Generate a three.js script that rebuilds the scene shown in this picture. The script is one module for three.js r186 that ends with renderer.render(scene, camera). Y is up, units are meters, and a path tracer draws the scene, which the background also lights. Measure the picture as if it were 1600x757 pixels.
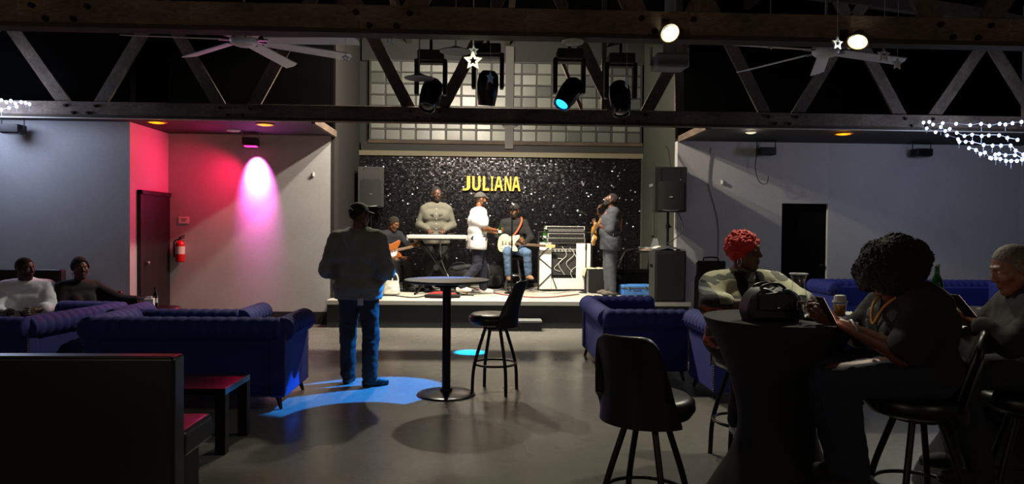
import * as THREE from 'three';
import { RoundedBoxGeometry } from 'three/addons/geometries/RoundedBoxGeometry.js';
import { mergeGeometries } from 'three/addons/utils/BufferGeometryUtils.js';
import { ImprovedNoise } from 'three/addons/math/ImprovedNoise.js';
import { FontLoader } from 'three/addons/loaders/FontLoader.js';
import { TextGeometry } from 'three/addons/geometries/TextGeometry.js';
import { RectAreaLightUniformsLib } from 'three/addons/lights/RectAreaLightUniformsLib.js';

RectAreaLightUniformsLib.init();
const scene = new THREE.Scene();
scene.background = new THREE.Color(0x000000);
const renderer = new THREE.WebGLRenderer({ antialias: true });
renderer.toneMapping = THREE.LinearToneMapping;
renderer.toneMappingExposure = 1.0;
renderer.shadowMap.enabled = true;

// ---------------------------------------------------------------- camera
const FPX = 1100;                                   // focal length in pixels of the 1600 x 757 frame
const camera = new THREE.PerspectiveCamera(2 * Math.atan(378.5 / FPX) * 180 / Math.PI, 1600 / 757, 0.05, 60);
camera.position.set(0, 1.54, 0);
camera.rotation.order = 'YXZ';
camera.rotation.set(-0.0177, -0.0384, 0.0096);
camera.updateMatrixWorld(true);

// room measures (metres)
const Z_WALL = -11.3, Z_SIDE = -10.1, Z_STAGE = -13.8, Z_TRUSS_A = -5.4, Z_TRUSS_B = -9.8;
const SOFFIT = 3.0, CEIL = 5.3, STAGE_H = 0.42;
const X_OPEN_L = -2.42, X_OPEN_R = 3.1, X_LEFT = -8.2, X_RIGHT = 8.8, Z_FRONT = 3.2;

// ---------------------------------------------------------------- measuring rays: a point at a depth, on a height, on a wall
const V = (x, y, z) => new THREE.Vector3(x, y, z);
function ray(px, py) { return V((px - 800) / FPX, -(py - 378.5) / FPX, -1).applyQuaternion(camera.quaternion); }
function P(px, py, d) { return ray(px, py).multiplyScalar(d).add(camera.position); }
function F(px, py, h = 0) { const r = ray(px, py); return r.multiplyScalar((h - 1.54) / r.y).add(camera.position); }
function W(px, py, z) { const r = ray(px, py); return r.multiplyScalar(z / r.z).add(camera.position); }

// ---------------------------------------------------------------- helpers
let seed = 7;
const rnd = () => { seed = (seed * 1664525 + 1013904223) % 4294967296; return seed / 4294967296; };
const rr = (a, b) => a + (b - a) * rnd();
const perlin = new ImprovedNoise();
const used = {};
function numbered(n) { const k = used[n] = (used[n] ?? -1) + 1; return k ? `${n}_${String(k).padStart(3, '0')}` : n; }
function shade(o) { o.traverse(m => { if (m.isMesh) { m.castShadow = true; m.receiveShadow = true; } }); return o; }
function tag(o, label, category, group) { o.userData.label = label; o.userData.category = category; if (group) o.userData.group = group; return o; }
function thing(name, pos, turn, label, category, group) {
  const g = new THREE.Group(); g.name = numbered(name); g.position.set(...(pos.isVector3 ? pos.toArray() : pos)); g.rotation.y = turn || 0;
  scene.add(g); return tag(g, label, category, group);
}
function part(parent, name, geo, mat, label) {
  const m = new THREE.Mesh(geo, mat); m.name = name; m.castShadow = m.receiveShadow = true; parent.add(m); if (label) m.userData.label = label; return m;
}
function solo(name, geo, mat, label, category, group) { const m = part(scene, numbered(name), geo, mat); return tag(m, label, category, group); }
function struct(name, geo, mat) { const m = part(scene, name, geo, mat); m.userData.kind = 'structure'; return m; }
function dup(src, pos, turn, label) {
  const r = src.clone(); r.name = numbered(src.name.replace(/_\d{3}$/, '')); r.userData = { ...src.userData, label }; scene.add(r);
  r.position.set(...(pos.isVector3 ? pos.toArray() : pos)); r.rotation.y = turn; return r;
}
function merge(list) {
  const out = list.map(g => { const n = g.index ? g.toNonIndexed() : g.clone(); for (const k of Object.keys(n.attributes)) if (!['position', 'normal', 'uv'].includes(k)) n.deleteAttribute(k);
    if (!n.attributes.uv) n.setAttribute('uv', new THREE.BufferAttribute(new Float32Array(n.attributes.position.count * 2), 2)); n.morphAttributes = {}; return n; });
  return mergeGeometries(out, false);
}
function uvMetres(g, s = 1) {                       // box-projected texture coordinates in metres, grain along the longest side
  g.computeBoundingBox(); const sz = g.boundingBox.getSize(V(0, 0, 0)).toArray(); const L = sz.indexOf(Math.max(...sz));
  const p = g.attributes.position, n = g.attributes.normal, uv = new Float32Array(p.count * 2);
  for (let i = 0; i < p.count; i++) {
    const c = [p.getX(i), p.getY(i), p.getZ(i)], a = [Math.abs(n.getX(i)), Math.abs(n.getY(i)), Math.abs(n.getZ(i))];
    const k = a.indexOf(Math.max(...a)); const ax = [0, 1, 2].filter(j => j !== k); const u = ax.includes(L) ? L : ax[0], w = ax.find(j => j !== u);
    uv[2 * i] = c[u] * s; uv[2 * i + 1] = c[w] * s;
  }
  g.setAttribute('uv', new THREE.BufferAttribute(uv, 2)); return g;
}
function box(w, h, d, x = 0, y = 0, z = 0, r = 0) { const g = r ? new RoundedBoxGeometry(w, h, d, 2, Math.min(r, w / 2.01, h / 2.01, d / 2.01)) : new THREE.BoxGeometry(w, h, d); uvMetres(g); return g.translate(x, y, z); }
function span(x0, x1, y0, y1, z0, z1, r = 0) { return box(Math.abs(x1 - x0), Math.abs(y1 - y0), Math.abs(z1 - z0), (x0 + x1) / 2, (y0 + y1) / 2, (z0 + z1) / 2, r); }
function cyl(r0, r1, h, x = 0, y = 0, z = 0, seg = 20) { return new THREE.CylinderGeometry(r1, r0, h, seg).translate(x, y + h / 2, z); }   // stands on y
function ball(r, x = 0, y = 0, z = 0, sx = 1, sy = 1, sz = 1, seg = 14) { return new THREE.SphereGeometry(r, seg, Math.ceil(seg * 0.7)).scale(sx, sy, sz).translate(x, y, z); }
const A = v => (v.isVector3 ? v.clone() : V(...v));
function bar(a, b, r0, r1 = r0, seg = 10) {
  a = A(a); b = A(b); const d = b.clone().sub(a), g = new THREE.CylinderGeometry(r1, r0, d.length(), seg);
  return g.applyQuaternion(new THREE.Quaternion().setFromUnitVectors(V(0, 1, 0), d.clone().normalize())).translate(...a.add(b).multiplyScalar(.5).toArray());
}
function tube(pts, r, seg = 24, rad = 8, closed = false) { return new THREE.TubeGeometry(new THREE.CatmullRomCurve3(pts.map(A), closed, 'catmullrom', .5), seg, r, rad, closed); }
function plank(a, b, w, t, side) {                  // a board from a to b, wide in the plane facing "side"
  a = A(a); b = A(b); const x = b.clone().sub(a), L = x.length(); x.normalize(); const z = A(side).normalize(), y = z.clone().cross(x).normalize();
  return box(L, w, t).applyMatrix4(new THREE.Matrix4().makeBasis(x, y, z)).translate(...a.add(b).multiplyScalar(.5).toArray());
}
function lathe(pts, seg = 32) { return new THREE.LatheGeometry(pts.map(p => new THREE.Vector2(...p)), seg); }
function extrude(shape, depth, bevel = 0, curve = 8) {
  return new THREE.ExtrudeGeometry(shape, { depth, bevelEnabled: bevel > 0, bevelSize: bevel, bevelThickness: bevel, bevelSegments: 2, curveSegments: curve });
}
function poly(pts) { const s = new THREE.Shape(); pts.forEach(([x, y], i) => i ? s.lineTo(x, y) : s.moveTo(x, y)); s.closePath(); return s; }
function surf(nu, nv, fn, closeU = false) {         // parametric sheet, fn(u, v) -> [x, y, z]
  const pos = [], uv = [], idx = [];
  for (let j = 0; j <= nv; j++) for (let i = 0; i <= nu; i++) { pos.push(...fn(i / nu, j / nv)); uv.push(i / nu, j / nv); }
  for (let j = 0; j < nv; j++) for (let i = 0; i < nu; i++) { const a = j * (nu + 1) + i, b = a + 1, c = a + nu + 1, d = c + 1; idx.push(a, b, d, a, d, c); }
  const g = new THREE.BufferGeometry(); g.setAttribute('position', new THREE.Float32BufferAttribute(pos, 3)); g.setAttribute('uv', new THREE.Float32BufferAttribute(uv, 2)); g.setIndex(idx); g.computeVertexNormals(); return g;
}

// ---------------------------------------------------------------- materials
function hash(i, j, s) { let h = (i * 374761393 + j * 668265263 + s * 974711) | 0; h = Math.imul(h ^ (h >>> 13), 1274126177); return ((h ^ (h >>> 16)) >>> 0) / 4294967296; }
function vnoise(x, y, per, s) { const i = Math.floor(x), j = Math.floor(y), u = x - i, w = y - j, f = t => t * t * (3 - 2 * t), m = (a, b) => ((a % b) + b) % b;
  const h = (a, b) => hash(m(a, per), m(b, per), s); const a = h(i, j), b = h(i + 1, j), c = h(i, j + 1), d = h(i + 1, j + 1); return a + (b - a) * f(u) + (c - a) * f(w) + (a - b - c + d) * f(u) * f(w); }
function fbm(u, v, base, oct, s) { let t = 0, a = .5, p = base; for (let o = 0; o < oct; o++) { t += a * vnoise(u * p, v * p, p, s + o); a *= .5; p *= 2; } return t / (1 - Math.pow(.5, oct)); }
function tex(n, fn, srgb, rep) {
  const d = new Uint8Array(n * n * 4); for (let j = 0; j < n; j++) for (let i = 0; i < n; i++) { const c = fn((i + .5) / n, (j + .5) / n); d.set([c[0], c[1], c[2], 255].map(q => Math.max(0, Math.min(255, q))), (j * n + i) * 4); }
  const t = new THREE.DataTexture(d, n, n); t.magFilter = THREE.LinearFilter; t.minFilter = THREE.LinearMipmapLinearFilter; t.generateMipmaps = true; t.wrapS = t.wrapT = THREE.RepeatWrapping; if (srgb) t.colorSpace = THREE.SRGBColorSpace; t.repeat.set(rep, rep); t.needsUpdate = true; return t;
}
const std = (color, roughness = .7, o = {}) => new THREE.MeshStandardMaterial({ color, roughness, ...o });
const phys = (color, roughness = .7, o = {}) => new THREE.MeshPhysicalMaterial({ color, roughness, ...o });
const glow = (color, k = 1) => new THREE.MeshStandardMaterial({ color: 0x111111, emissive: color, emissiveIntensity: k, roughness: .6 });
const woodMap = tex(512, (u, v) => { const w = fbm(u * .35, v, 8, 4, 3), g = Math.sin((v * 46 + w * 7) * 6.283) * .5 + .5, f = fbm(u * .5, v * 1, 64, 3, 9); const k = .62 + .22 * g * w + .3 * (f - .5) + .25 * (w - .5); return [166 * k, 140 * k, 118 * k]; }, true, .8);
const concMap = tex(1024, (u, v) => { const a = fbm(u, v, 4, 6, 11), b = fbm(u, v, 96, 3, 21), k = 1 + .34 * (a - .5) + .14 * (b - .5); return [112 * k, 111 * k, 105 * k]; }, true, .22);
const concRough = tex(512, (u, v) => { const a = fbm(u, v, 6, 5, 31); const r = 66 + 34 * (a - .35); return [r, r, r]; }, false, .22);
const plasterMap = tex(512, (u, v) => { const k = 1 + .07 * (fbm(u, v, 6, 5, 41) - .5) + .05 * (fbm(u, v, 120, 2, 47) - .5); return [160 * k, 160 * k, 162 * k]; }, true, .4);
const velvetBump = tex(256, (u, v) => { const k = 255 * fbm(u, v, 64, 3, 51); return [k, k, k]; }, false, 3);
const weave = tex(256, (u, v) => { const k = 160 + 60 * Math.sin(u * 402) * Math.sin(v * 402) + 60 * (fbm(u, v, 32, 3, 55) - .5); return [k, k, k]; }, false, 4);
const M = {
  wood: std(0xd4d4d6, .8, { map: woodMap }), woodDark: std(0x807a72, .85, { map: woodMap }),
  conc: std(0xffffff, 1, { map: concMap, roughnessMap: concRough }), plaster: std(0xffffff, .78, { map: plasterMap }),
  black: std(0x0b0b0c, .8), blackUpper: phys(0x020202, 1, { specularIntensity: .1 }), blackGloss: std(0x0a0a0b, .22), blackMetal: std(0x0c0c0d, .38, { metalness: .5 }), blackPlastic: std(0x060607, .6), blackCloth: std(0x050506, .95, { bumpMap: weave, bumpScale: .001 }),
  charcoal: std(0x25272a, .8), olive: std(0x282a24, .7), leather: phys(0x050506, .36, { clearcoat: .2, clearcoatRoughness: .35, specularIntensity: .7 }),
  velvet: phys(0x091d6a, .85, { sheen: .35, sheenRoughness: .4, sheenColor: new THREE.Color(.08, .14, .5), bumpMap: velvetBump, bumpScale: .0006 }),
  chrome: std(0xb9bcc0, .25, { metalness: 1 }), steel: std(0x8a8d90, .45, { metalness: .8 }), brass: std(0x9b8352, .35, { metalness: 1 }),
  white: std(0xd8d8d4, .6), offWhite: std(0xb4b4ae, .7), grey: std(0x6d7072, .7), gold: std(0xd6a02a, .5),
  glass: phys(0xffffff, .03, { transmission: 1, thickness: 0, ior: 1.45 }), bottleGreen: phys(0x2f8a3a, .06, { transmission: .9, thickness: 0, ior: 1.45 }), paper: std(0xcfcfca, .9),
};

// ================================================================ the room
const WT = .16;                                     // wall thickness
const floorM = struct('floor', uvMetres(span(X_LEFT - WT, X_RIGHT + WT, -.12, 0, Z_FRONT + WT, Z_STAGE - .5)), M.conc);
struct('ceiling', span(X_LEFT - WT, X_RIGHT + WT, CEIL, CEIL + .12, Z_FRONT + WT, Z_STAGE - .5), M.blackUpper);
const X_COR = W(203, 300, Z_SIDE).x, DOORL = [W(212, 330, Z_SIDE).x, 2.02];
struct('wall_left', span(X_LEFT - WT, X_COR, 0, SOFFIT, Z_SIDE, Z_WALL - WT), M.plaster);                               // nearer stretch, its end face is the return with the doorway
struct('wall_left_upper', span(X_LEFT - WT, X_COR, SOFFIT + .07, CEIL, Z_SIDE, Z_SIDE - WT), M.blackUpper);
struct('wall_rear_left', span(X_COR, X_OPEN_L, 0, SOFFIT, Z_WALL, Z_WALL - WT), M.plaster);
struct('wall_rear_left_upper', span(X_COR, X_OPEN_L, SOFFIT + .07, CEIL, Z_WALL, Z_WALL - WT), M.blackUpper);
// right wall with a doorway
const dA = W(1222, 318, Z_WALL), dB = W(1294, 318, Z_WALL);
struct('wall_rear_right', merge([span(X_OPEN_R, dA.x, 0, SOFFIT, Z_WALL, Z_WALL - WT), span(dB.x, X_RIGHT + WT, 0, SOFFIT, Z_WALL, Z_WALL - WT), span(dA.x, dB.x, dA.y, SOFFIT, Z_WALL, Z_WALL - WT)]), M.plaster);
struct('wall_rear_right_upper', span(X_OPEN_R, X_RIGHT + WT, SOFFIT + .07, CEIL, Z_WALL, Z_WALL - WT), M.blackUpper);
const d1 = new THREE.Group(); d1.name = 'door_1'; d1.userData.kind = 'structure'; scene.add(d1);
part(d1, 'door_panel', span(dA.x, dB.x, .01, dA.y - .005, Z_WALL - .06, Z_WALL - .1), phys(0x030305, .9, { specularIntensity: .2 }));
part(d1, 'door_handle', merge([ball(.03, dB.x - .08, 1, Z_WALL - .03), bar([dB.x - .08, 1, Z_WALL - .06], [dB.x - .08, 1, Z_WALL - .03], .012)]), M.blackMetal);
const d2 = new THREE.Group(); d2.name = 'door_2'; d2.userData.kind = 'structure'; scene.add(d2);
{ const z0 = W(212, 330, Z_SIDE).z - .2, x = X_COR + .005;
  part(d2, 'door_panel', span(x, x + .03, .01, 2.0, Z_SIDE - .25, Z_WALL + .02), std(0x0d0708, .6));
  part(d2, 'door_frame', merge([span(x, x + .05, .01, 2.06, Z_SIDE - .2, Z_SIDE - .25), span(x, x + .05, 2.0, 2.06, Z_SIDE - .2, Z_WALL + .02)]), std(0x160a0c, .6));
  part(d2, 'door_handle', merge([ball(.028, x + .07, 1, Z_SIDE - .38), bar([x + .03, 1, Z_SIDE - .38], [x + .07, 1, Z_SIDE - .38], .01)]), M.steel); }
struct('wall_left_side_unseen', span(X_LEFT - WT, X_LEFT, 0, CEIL, Z_FRONT, Z_SIDE), M.plaster);  // side walls are out of view, pale so they bounce light into the room
struct('wall_right_side_unseen', span(X_RIGHT, X_RIGHT + WT, 0, CEIL, Z_FRONT, Z_WALL), M.plaster);
struct('wall_front_unseen', span(X_LEFT - WT, X_RIGHT + WT, 0, CEIL, Z_FRONT, Z_FRONT + WT), M.plaster);  // unseen wall behind the viewer, pale to throw light back at the room
struct('wall_stage_left', span(X_OPEN_L - .2, X_OPEN_L - .03, 0, CEIL, Z_WALL - WT, Z_STAGE), std(0x120f0e, .8));
struct('wall_stage_right', span(X_OPEN_R, X_OPEN_R + WT, 0, CEIL, Z_WALL - WT, Z_STAGE), M.olive);
struct('wall_stage_rear', span(X_OPEN_L - .2, X_OPEN_R + WT, 0, CEIL, Z_STAGE - .12, Z_STAGE - .3), M.black);
struct('baseboard_left', span(X_COR + .06, X_OPEN_L, 0, .2, Z_WALL, Z_WALL + .02), M.black);
struct('baseboard_right', merge([span(X_OPEN_R, dA.x, 0, .2, Z_WALL, Z_WALL + .02), span(dB.x, X_RIGHT, 0, .2, Z_WALL, Z_WALL + .02)]), M.black);
// soffits left and right of the stage opening
const softM = std(0x17161a, .75);
struct('soffit_left', merge([span(X_COR, X_OPEN_L, SOFFIT, SOFFIT + .07, Z_TRUSS_B - .06, Z_WALL - WT), span(X_LEFT, X_COR, SOFFIT, SOFFIT + .07, Z_TRUSS_B - .06, Z_SIDE - WT)]), softM);
struct('soffit_right', span(X_OPEN_R + .06, X_RIGHT, SOFFIT, SOFFIT + .07, Z_TRUSS_B - .06, Z_WALL - WT), softM);
struct('trim_1', span(X_LEFT, X_OPEN_L + .02, SOFFIT - .018, SOFFIT - .003, Z_TRUSS_B + .075, Z_TRUSS_B + .045), std(0x9a948c, .6));
struct('trim_2', span(X_OPEN_R + .06, X_RIGHT, SOFFIT - .018, SOFFIT - .003, Z_TRUSS_B + .075, Z_TRUSS_B + .045), std(0x9a948c, .6));
struct('trim_3', plank([X_OPEN_R + .03, SOFFIT + .03, Z_WALL], [X_OPEN_R + .03, SOFFIT + .03, Z_TRUSS_B - .08], .1, .05, [1, 0, 0]), M.wood);
struct('trim_4', plank([X_OPEN_L + .03, SOFFIT + .03, Z_WALL], [X_OPEN_L + .03, SOFFIT + .03, Z_TRUSS_B - .08], .1, .05, [1, 0, 0]), M.wood);
struct('trim_5', merge([span(X_OPEN_L - .03, X_OPEN_L + .02, .42, SOFFIT, Z_WALL + .005, Z_WALL - .3)]), std(0x201c1a, .7));

// stage
const sL = F(508, 513).x, sR = F(1080, 516).x, sZ = F(800, 514).z;
{ const t = thing('stage_platform', [0, 0, 0], 0, 'low black-fronted stage platform with pale floor in front of the sequin wall', 'stage');
  const m = std(0xffffff, .5, { map: tex(512, (u, v) => { const k = 1 + .3 * (fbm(u, v, 5, 6, 61) - .5) + .12 * (fbm(u, v, 90, 2, 63) - .5); return [186 * k, 183 * k, 172 * k]; }, true, .4) });
  part(t, 'front_skirt', span(sL + .015, sR - .015, 0, STAGE_H - .06, sZ - .03, Z_WALL + .005), std(0x1d2125, .7));
  part(t, 'deck', merge([span(sL, sR, STAGE_H - .06, STAGE_H, sZ, Z_WALL + .001), span(X_OPEN_L + .03, X_OPEN_R - .01, STAGE_H - .06, STAGE_H, Z_WALL, Z_STAGE + .0)]), m, 'pale worn stage deck');
  part(t, 'edge_trim', span(sL - .004, sR + .004, STAGE_H - .055, STAGE_H + .004, sZ + .012, sZ), std(0xb3b3ae, .4, { metalness: .4 }), 'pale metal edge strip');
  const s = thing('stage_step', [0, 0, 0], 0, 'small dark step box standing against the front of the stage', 'step');
  const a = F(762, 516), b = F(845, 516);
  part(s, 'body', span(a.x, b.x, 0, .135, sZ + .3, sZ), std(0x24282c, .7)); part(s, 'tread', span(a.x - .005, b.x + .005, .135, .16, sZ + .31, sZ), M.grey); }

// ---------------------------------------------------------------- trusses
function truss(z, label, pts, bolts) {
  const t = thing('roof_truss', [0, 0, z], 0, label, 'truss', 'timber roof trusses');
  const y0 = SOFFIT, y1 = SOFFIT + .215, top = x => 5.12 - .011 * (x - .4) * (x - .4);
  part(t, 'bottom_chord', span(X_LEFT, X_RIGHT, y0 + .01, y1, .06, .02, .006), M.wood); part(t, 'bottom_chord', span(X_LEFT, X_RIGHT, y0 + .01, y1, -.02, -.06, .006), M.wood);
  part(t, 'bottom_ledger', span(X_LEFT, X_RIGHT, y0, y0 + .035, .075, -.075, .004), M.woodDark);
  for (let i = 0; i < 8; i++) { const xa = X_LEFT + (X_RIGHT - X_LEFT) * i / 8, xb = X_LEFT + (X_RIGHT - X_LEFT) * (i + 1) / 8; part(t, 'top_chord', plank([xa, top(xa), 0], [xb, top(xb), 0], .2, .12, [0, 0, 1]), M.woodDark); }
  for (const x of pts) for (const s of [-1, 1]) {
    const L = plank([x + s * .16, y0 + .08, 0], [x + s * (.16 + 1.02), top(x + s * 1.1) - .04, 0], .165, .038, [0, 0, 1]); part(t, 'diagonal', L, M.wood);
    for (const [bx, by] of [[.1, .06], [.2, .155]]) part(t, 'bolt', new THREE.CylinderGeometry(.019, .022, .03, 8).rotateX(Math.PI / 2).translate(x + s * bx, y0 + by, .075), M.blackMetal);
  }
  return t;
}
const tb = [130, 370, 665, 985, 1220, 1432].map(px => W(px, 175, Z_TRUSS_B).x);
tb.unshift(tb[0] - 2.1); tb.push(tb[tb.length - 1] + 2);
const trussB = truss(Z_TRUSS_B, 'far timber roof truss with V-shaped webs running above the stage front', tb);
{ // king posts and loose battens of the far truss above the stage
  const a = W(943, 178, Z_TRUSS_B), b = W(943, 100, Z_TRUSS_B); part(trussB, 'post', span(a.x - .03, a.x + .03, a.y, 4.9, .02, -.06), M.wood);
  const c = W(1062, 176, Z_TRUSS_B), d = W(1058, 110, Z_TRUSS_B); part(trussB, 'post', plank([c.x, c.y, -.02], [d.x, 4.9, -.02], .12, .05, [0, 0, 1]), M.wood);
  const e = W(912, 174, Z_TRUSS_B), f = W(903, 152, Z_TRUSS_B); part(trussB, 'batten', plank([e.x, e.y, -.1], [f.x - .25, f.y + .6, -.1], .045, .03, [0, 0, 1]), M.wood); }
const ta = [102, 600, 1040, 1500].map(px => W(px, 20, Z_TRUSS_A).x);
truss(Z_TRUSS_A, 'near timber roof truss crossing the very top of the picture', ta);
for (let i = 0; i < 9; i++) { const x = X_LEFT + 1 + i * 1.9; struct('rafter_' + (i + 1), span(x - .05, x + .05, CEIL - .16, CEIL, Z_FRONT, Z_STAGE), M.woodDark); }

// ---------------------------------------------------------------- stage rear: sequin wall, beam, glazed screen
{ const x0 = W(550, 340, Z_STAGE).x, x1 = X_OPEN_R - .04, y1 = W(800, 246, Z_STAGE).y;
  const t = thing('sequin_wall', [0, 0, Z_STAGE], 0, 'wall panel of shimmering black sequins behind the band', 'backdrop');
  part(t, 'backing', span(x0, x1, STAGE_H, y1, 0, -.1), std(0x060606, .6));
  part(t, 'top_rail', span(x0 - .03, x1 + .03, y1, y1 + .095, .05, -.1), std(0x55503f, .75)); part(t, 'side_rail', span(x0 - .08, x0, STAGE_H, y1, .05, -.1), std(0x2a211d, .75)); part(t, 'side_rail', span(x1, x1 + .035, STAGE_H, y1, .05, -.1), std(0x2a2b25, .75));
  part(t, 'bottom_rail', span(x0, x1, STAGE_H, STAGE_H + .07, .03, 0), std(0x4a4b44, .7));
  const s = .031, nx = Math.floor((x1 - x0) / s), ny = Math.floor((y1 - STAGE_H - .07) / s);
  const im = new THREE.InstancedMesh(new THREE.BoxGeometry(s * .93, s * .8, .0015), std(0x2b2a2d, .27, { metalness: .85 }), nx * ny), o = new THREE.Object3D(); let k = 0; const c = new THREE.Color();
  for (let j = 0; j < ny; j++) { for (let i = 0; i < nx; i++) {
    const big = rnd() < .17 ? 1 : .27; o.position.set(x0 + (i + .5) * s + (j % 2) * .006, STAGE_H + .07 + (j + .5) * s, .009 + rnd() * .004); o.rotation.set(-.045 + rr(-.3, .26) * big, rr(-.5, .5) * big, rr(-.05, .05)); o.updateMatrix(); im.setMatrixAt(k, o.matrix); const g = rr(.5, 1.25); im.setColorAt(k, c.setRGB(g, g, g * 1.03)); k++; } }
  im.name = 'sequins'; im.userData.kind = 'stuff'; im.userData.label = 'shimmering black sequins'; im.castShadow = im.receiveShadow = true; t.add(im);
  struct('trim_6', span(X_OPEN_L, X_OPEN_R, y1 + .1, W(800, 224, Z_STAGE).y, Z_STAGE + .02, Z_STAGE - .12), std(0x0e0d0d, .8));
  // glazed screen over the sequin wall
  const gx0 = W(578, 200, Z_STAGE).x, gx1 = X_OPEN_R - .05, gy0 = W(800, 222, Z_STAGE).y, gy1 = W(800, 98, Z_STAGE).y, cols = 18, rows = 7, mid = W(796, 150, Z_STAGE).x;
  const w = new THREE.Group(); w.name = 'window_1'; w.userData.kind = 'structure'; w.userData.label = 'wide grid window of grey frosted panes above the sequin wall'; scene.add(w); w.position.z = Z_STAGE;
  const paneM = [0x4a4d49, 0x404340, 0x525550, 0x383b38].map(c => phys(c, .38, { clearcoat: .15, clearcoatRoughness: .4 })), barM = std(0x1c1c1a, .6), pw = (gx1 - gx0) / cols, ph = (gy1 - gy0) / rows;
  const pg = new RoundedBoxGeometry(pw - .028, ph - .026, .03, 1, .01);
  for (let j = 0; j < rows; j++) for (let i = 0; i < cols; i++) { const p = part(w, 'pane', pg, paneM[Math.floor(rnd() * 4)]); p.position.set(gx0 + (i + .5) * pw, gy0 + (j + .5) * ph, rr(-.012, .0)); p.rotation.set(rr(-.05, .05), rr(-.04, .04), 0); }
  for (let i = 0; i <= cols; i++) part(w, 'glazing_bar', span(gx0 + i * pw - .011, gx0 + i * pw + .011, gy0, gy1, .022, -.03), barM);
  for (let j = 0; j <= rows; j++) part(w, 'glazing_bar', span(gx0, gx1, gy0 + j * ph - .01, gy0 + j * ph + .01, .018, -.03), barM);
  part(w, 'window_frame', span(gx0 - .03, gx1 + .03, gy0 - .06, gy0, .05, -.1), M.woodDark); part(w, 'mullion', span(mid - .08, mid + .08, gy0 - .14, CEIL - .2, .06, -.08), std(0x343532, .7));
  struct('wall_stage_gable', span(X_OPEN_L, X_OPEN_R, gy1, CEIL, Z_STAGE - .02, Z_STAGE - .12), M.black);
}
{ // gold letters
  const font = await new FontLoader().loadAsync('fonts/droid/droid_sans_bold.typeface.json');
  const a = W(723, 298, Z_STAGE + .05), b = W(812, 299, Z_STAGE + .05), h = W(770, 276, Z_STAGE + .05).y - a.y;
  const t = thing('sign_letters', [a.x, (a.y + b.y) / 2, Z_STAGE + .016], 0, 'gold capital letters reading JULIANA on the sequin wall', 'sign');
  const xs = [[0, .13], [.165, .31], [.352, .462], [.49, .535], [.552, .708], [.735, .852], [.862, 1.01]], W0 = b.x - a.x; [...'JULIANA'].forEach((ch, i) => {
    const g = new TextGeometry(ch, { font, size: 1, depth: .1, curveSegments: 6 }); g.computeBoundingBox(); const bb = g.boundingBox, gw = (xs[i][1] - xs[i][0]) * W0;
    g.translate(-bb.min.x, -bb.min.y, 0).scale(gw / (bb.max.x - bb.min.x), h / (bb.max.y - bb.min.y), .6).translate(xs[i][0] * W0, 0, 0); part(t, 'letter', g, M.gold); }); }

// ================================================================ lamps
function spot(parent, at, to, color, cd, angle, pen, size = 2) {
  const l = new THREE.SpotLight(color, cd, 0, angle, pen, 2); l.position.copy(A(at)); l.target.position.copy(A(to)); l.castShadow = true; l.shadow.radius = size; parent.add(l, l.target); return l;
}
function point(parent, at, color, cd, size = 2) { const l = new THREE.PointLight(color, cd, 0, 2); l.position.copy(A(at)); l.castShadow = true; l.shadow.radius = size; parent.add(l); return l; }
// lighting bar over the stage front, with the floods and moving heads that hang from it
const barZ = -10.3, barY = 4.62;
{ const t = thing('lighting_bar', [0, 0, 0], 0, 'black pipe hung across the stage opening carrying the stage lamps', 'pipe');
  part(t, 'pipe', bar([-2.2, barY, barZ], [2.9, barY, barZ], .025), M.blackMetal);
  for (const x of [-1.9, .3, 2.6]) part(t, 'hanger', bar([x, barY, barZ], [x, CEIL, barZ], .012), M.blackMetal); }
function flood(x, cd, label) {
  const t = thing('flood_lamp', [x, 4.42, barZ], 0, label, 'stage lamp', 'white flood lamps over the stage front');
  t.rotation.x = .48; part(t, 'housing', box(.34, .1, .26, 0, .06, 0, .02), M.blackMetal); part(t, 'yoke', merge([bar([-.18, .05, 0], [-.18, .2, 0], .01), bar([.18, .05, 0], [.18, .2, 0], .01), bar([-.18, .2, 0], [.18, .2, 0], .01)]), M.blackMetal);
  part(t, 'lens', box(.3, .008, .22, 0, .004, 0), glow(0xfff4dc, 3));
  spot(t, [0, -.02, 0], [0, -2, 0], 0xfff0d8, cd, 1.5, .12, 3);
}
flood(-.2, 70, 'white flood lamp on the stage pipe, hidden behind the near truss, right of the pair');
flood(-.95, 45, 'white flood lamp on the stage pipe, hidden behind the near truss, left of the pair');
{ const t = thing('unseen_stage_lamp', [.6, 4.4, barZ], 0, 'unseen lamp on the stage pipe, placed to brighten the stage and the floor before it', 'stage lamp'); t.rotation.x = .52;
  part(t, 'can', lathe([[.03, .2], [.09, .18], [.1, .0], [.108, -.01], [.095, 0], [.09, .1], [0, .1]], 24), M.blackMetal); part(t, 'yoke', merge([bar([-.12, .1, 0], [-.12, .22, 0], .01), bar([.12, .1, 0], [.12, .22, 0], .01), bar([-.12, .22, 0], [.12, .22, 0], .01)]), M.blackMetal); part(t, 'lens', cyl(.085, .085, .006, 0, .012, 0, 24), glow(0xfff4dc, 3));
  spot(t, [0, -.01, 0], [0, -2, 0], 0xfff2dc, 95, .78, .35, 4); }  // unseen lamp, placed to brighten the stage and the floor in front

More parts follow.
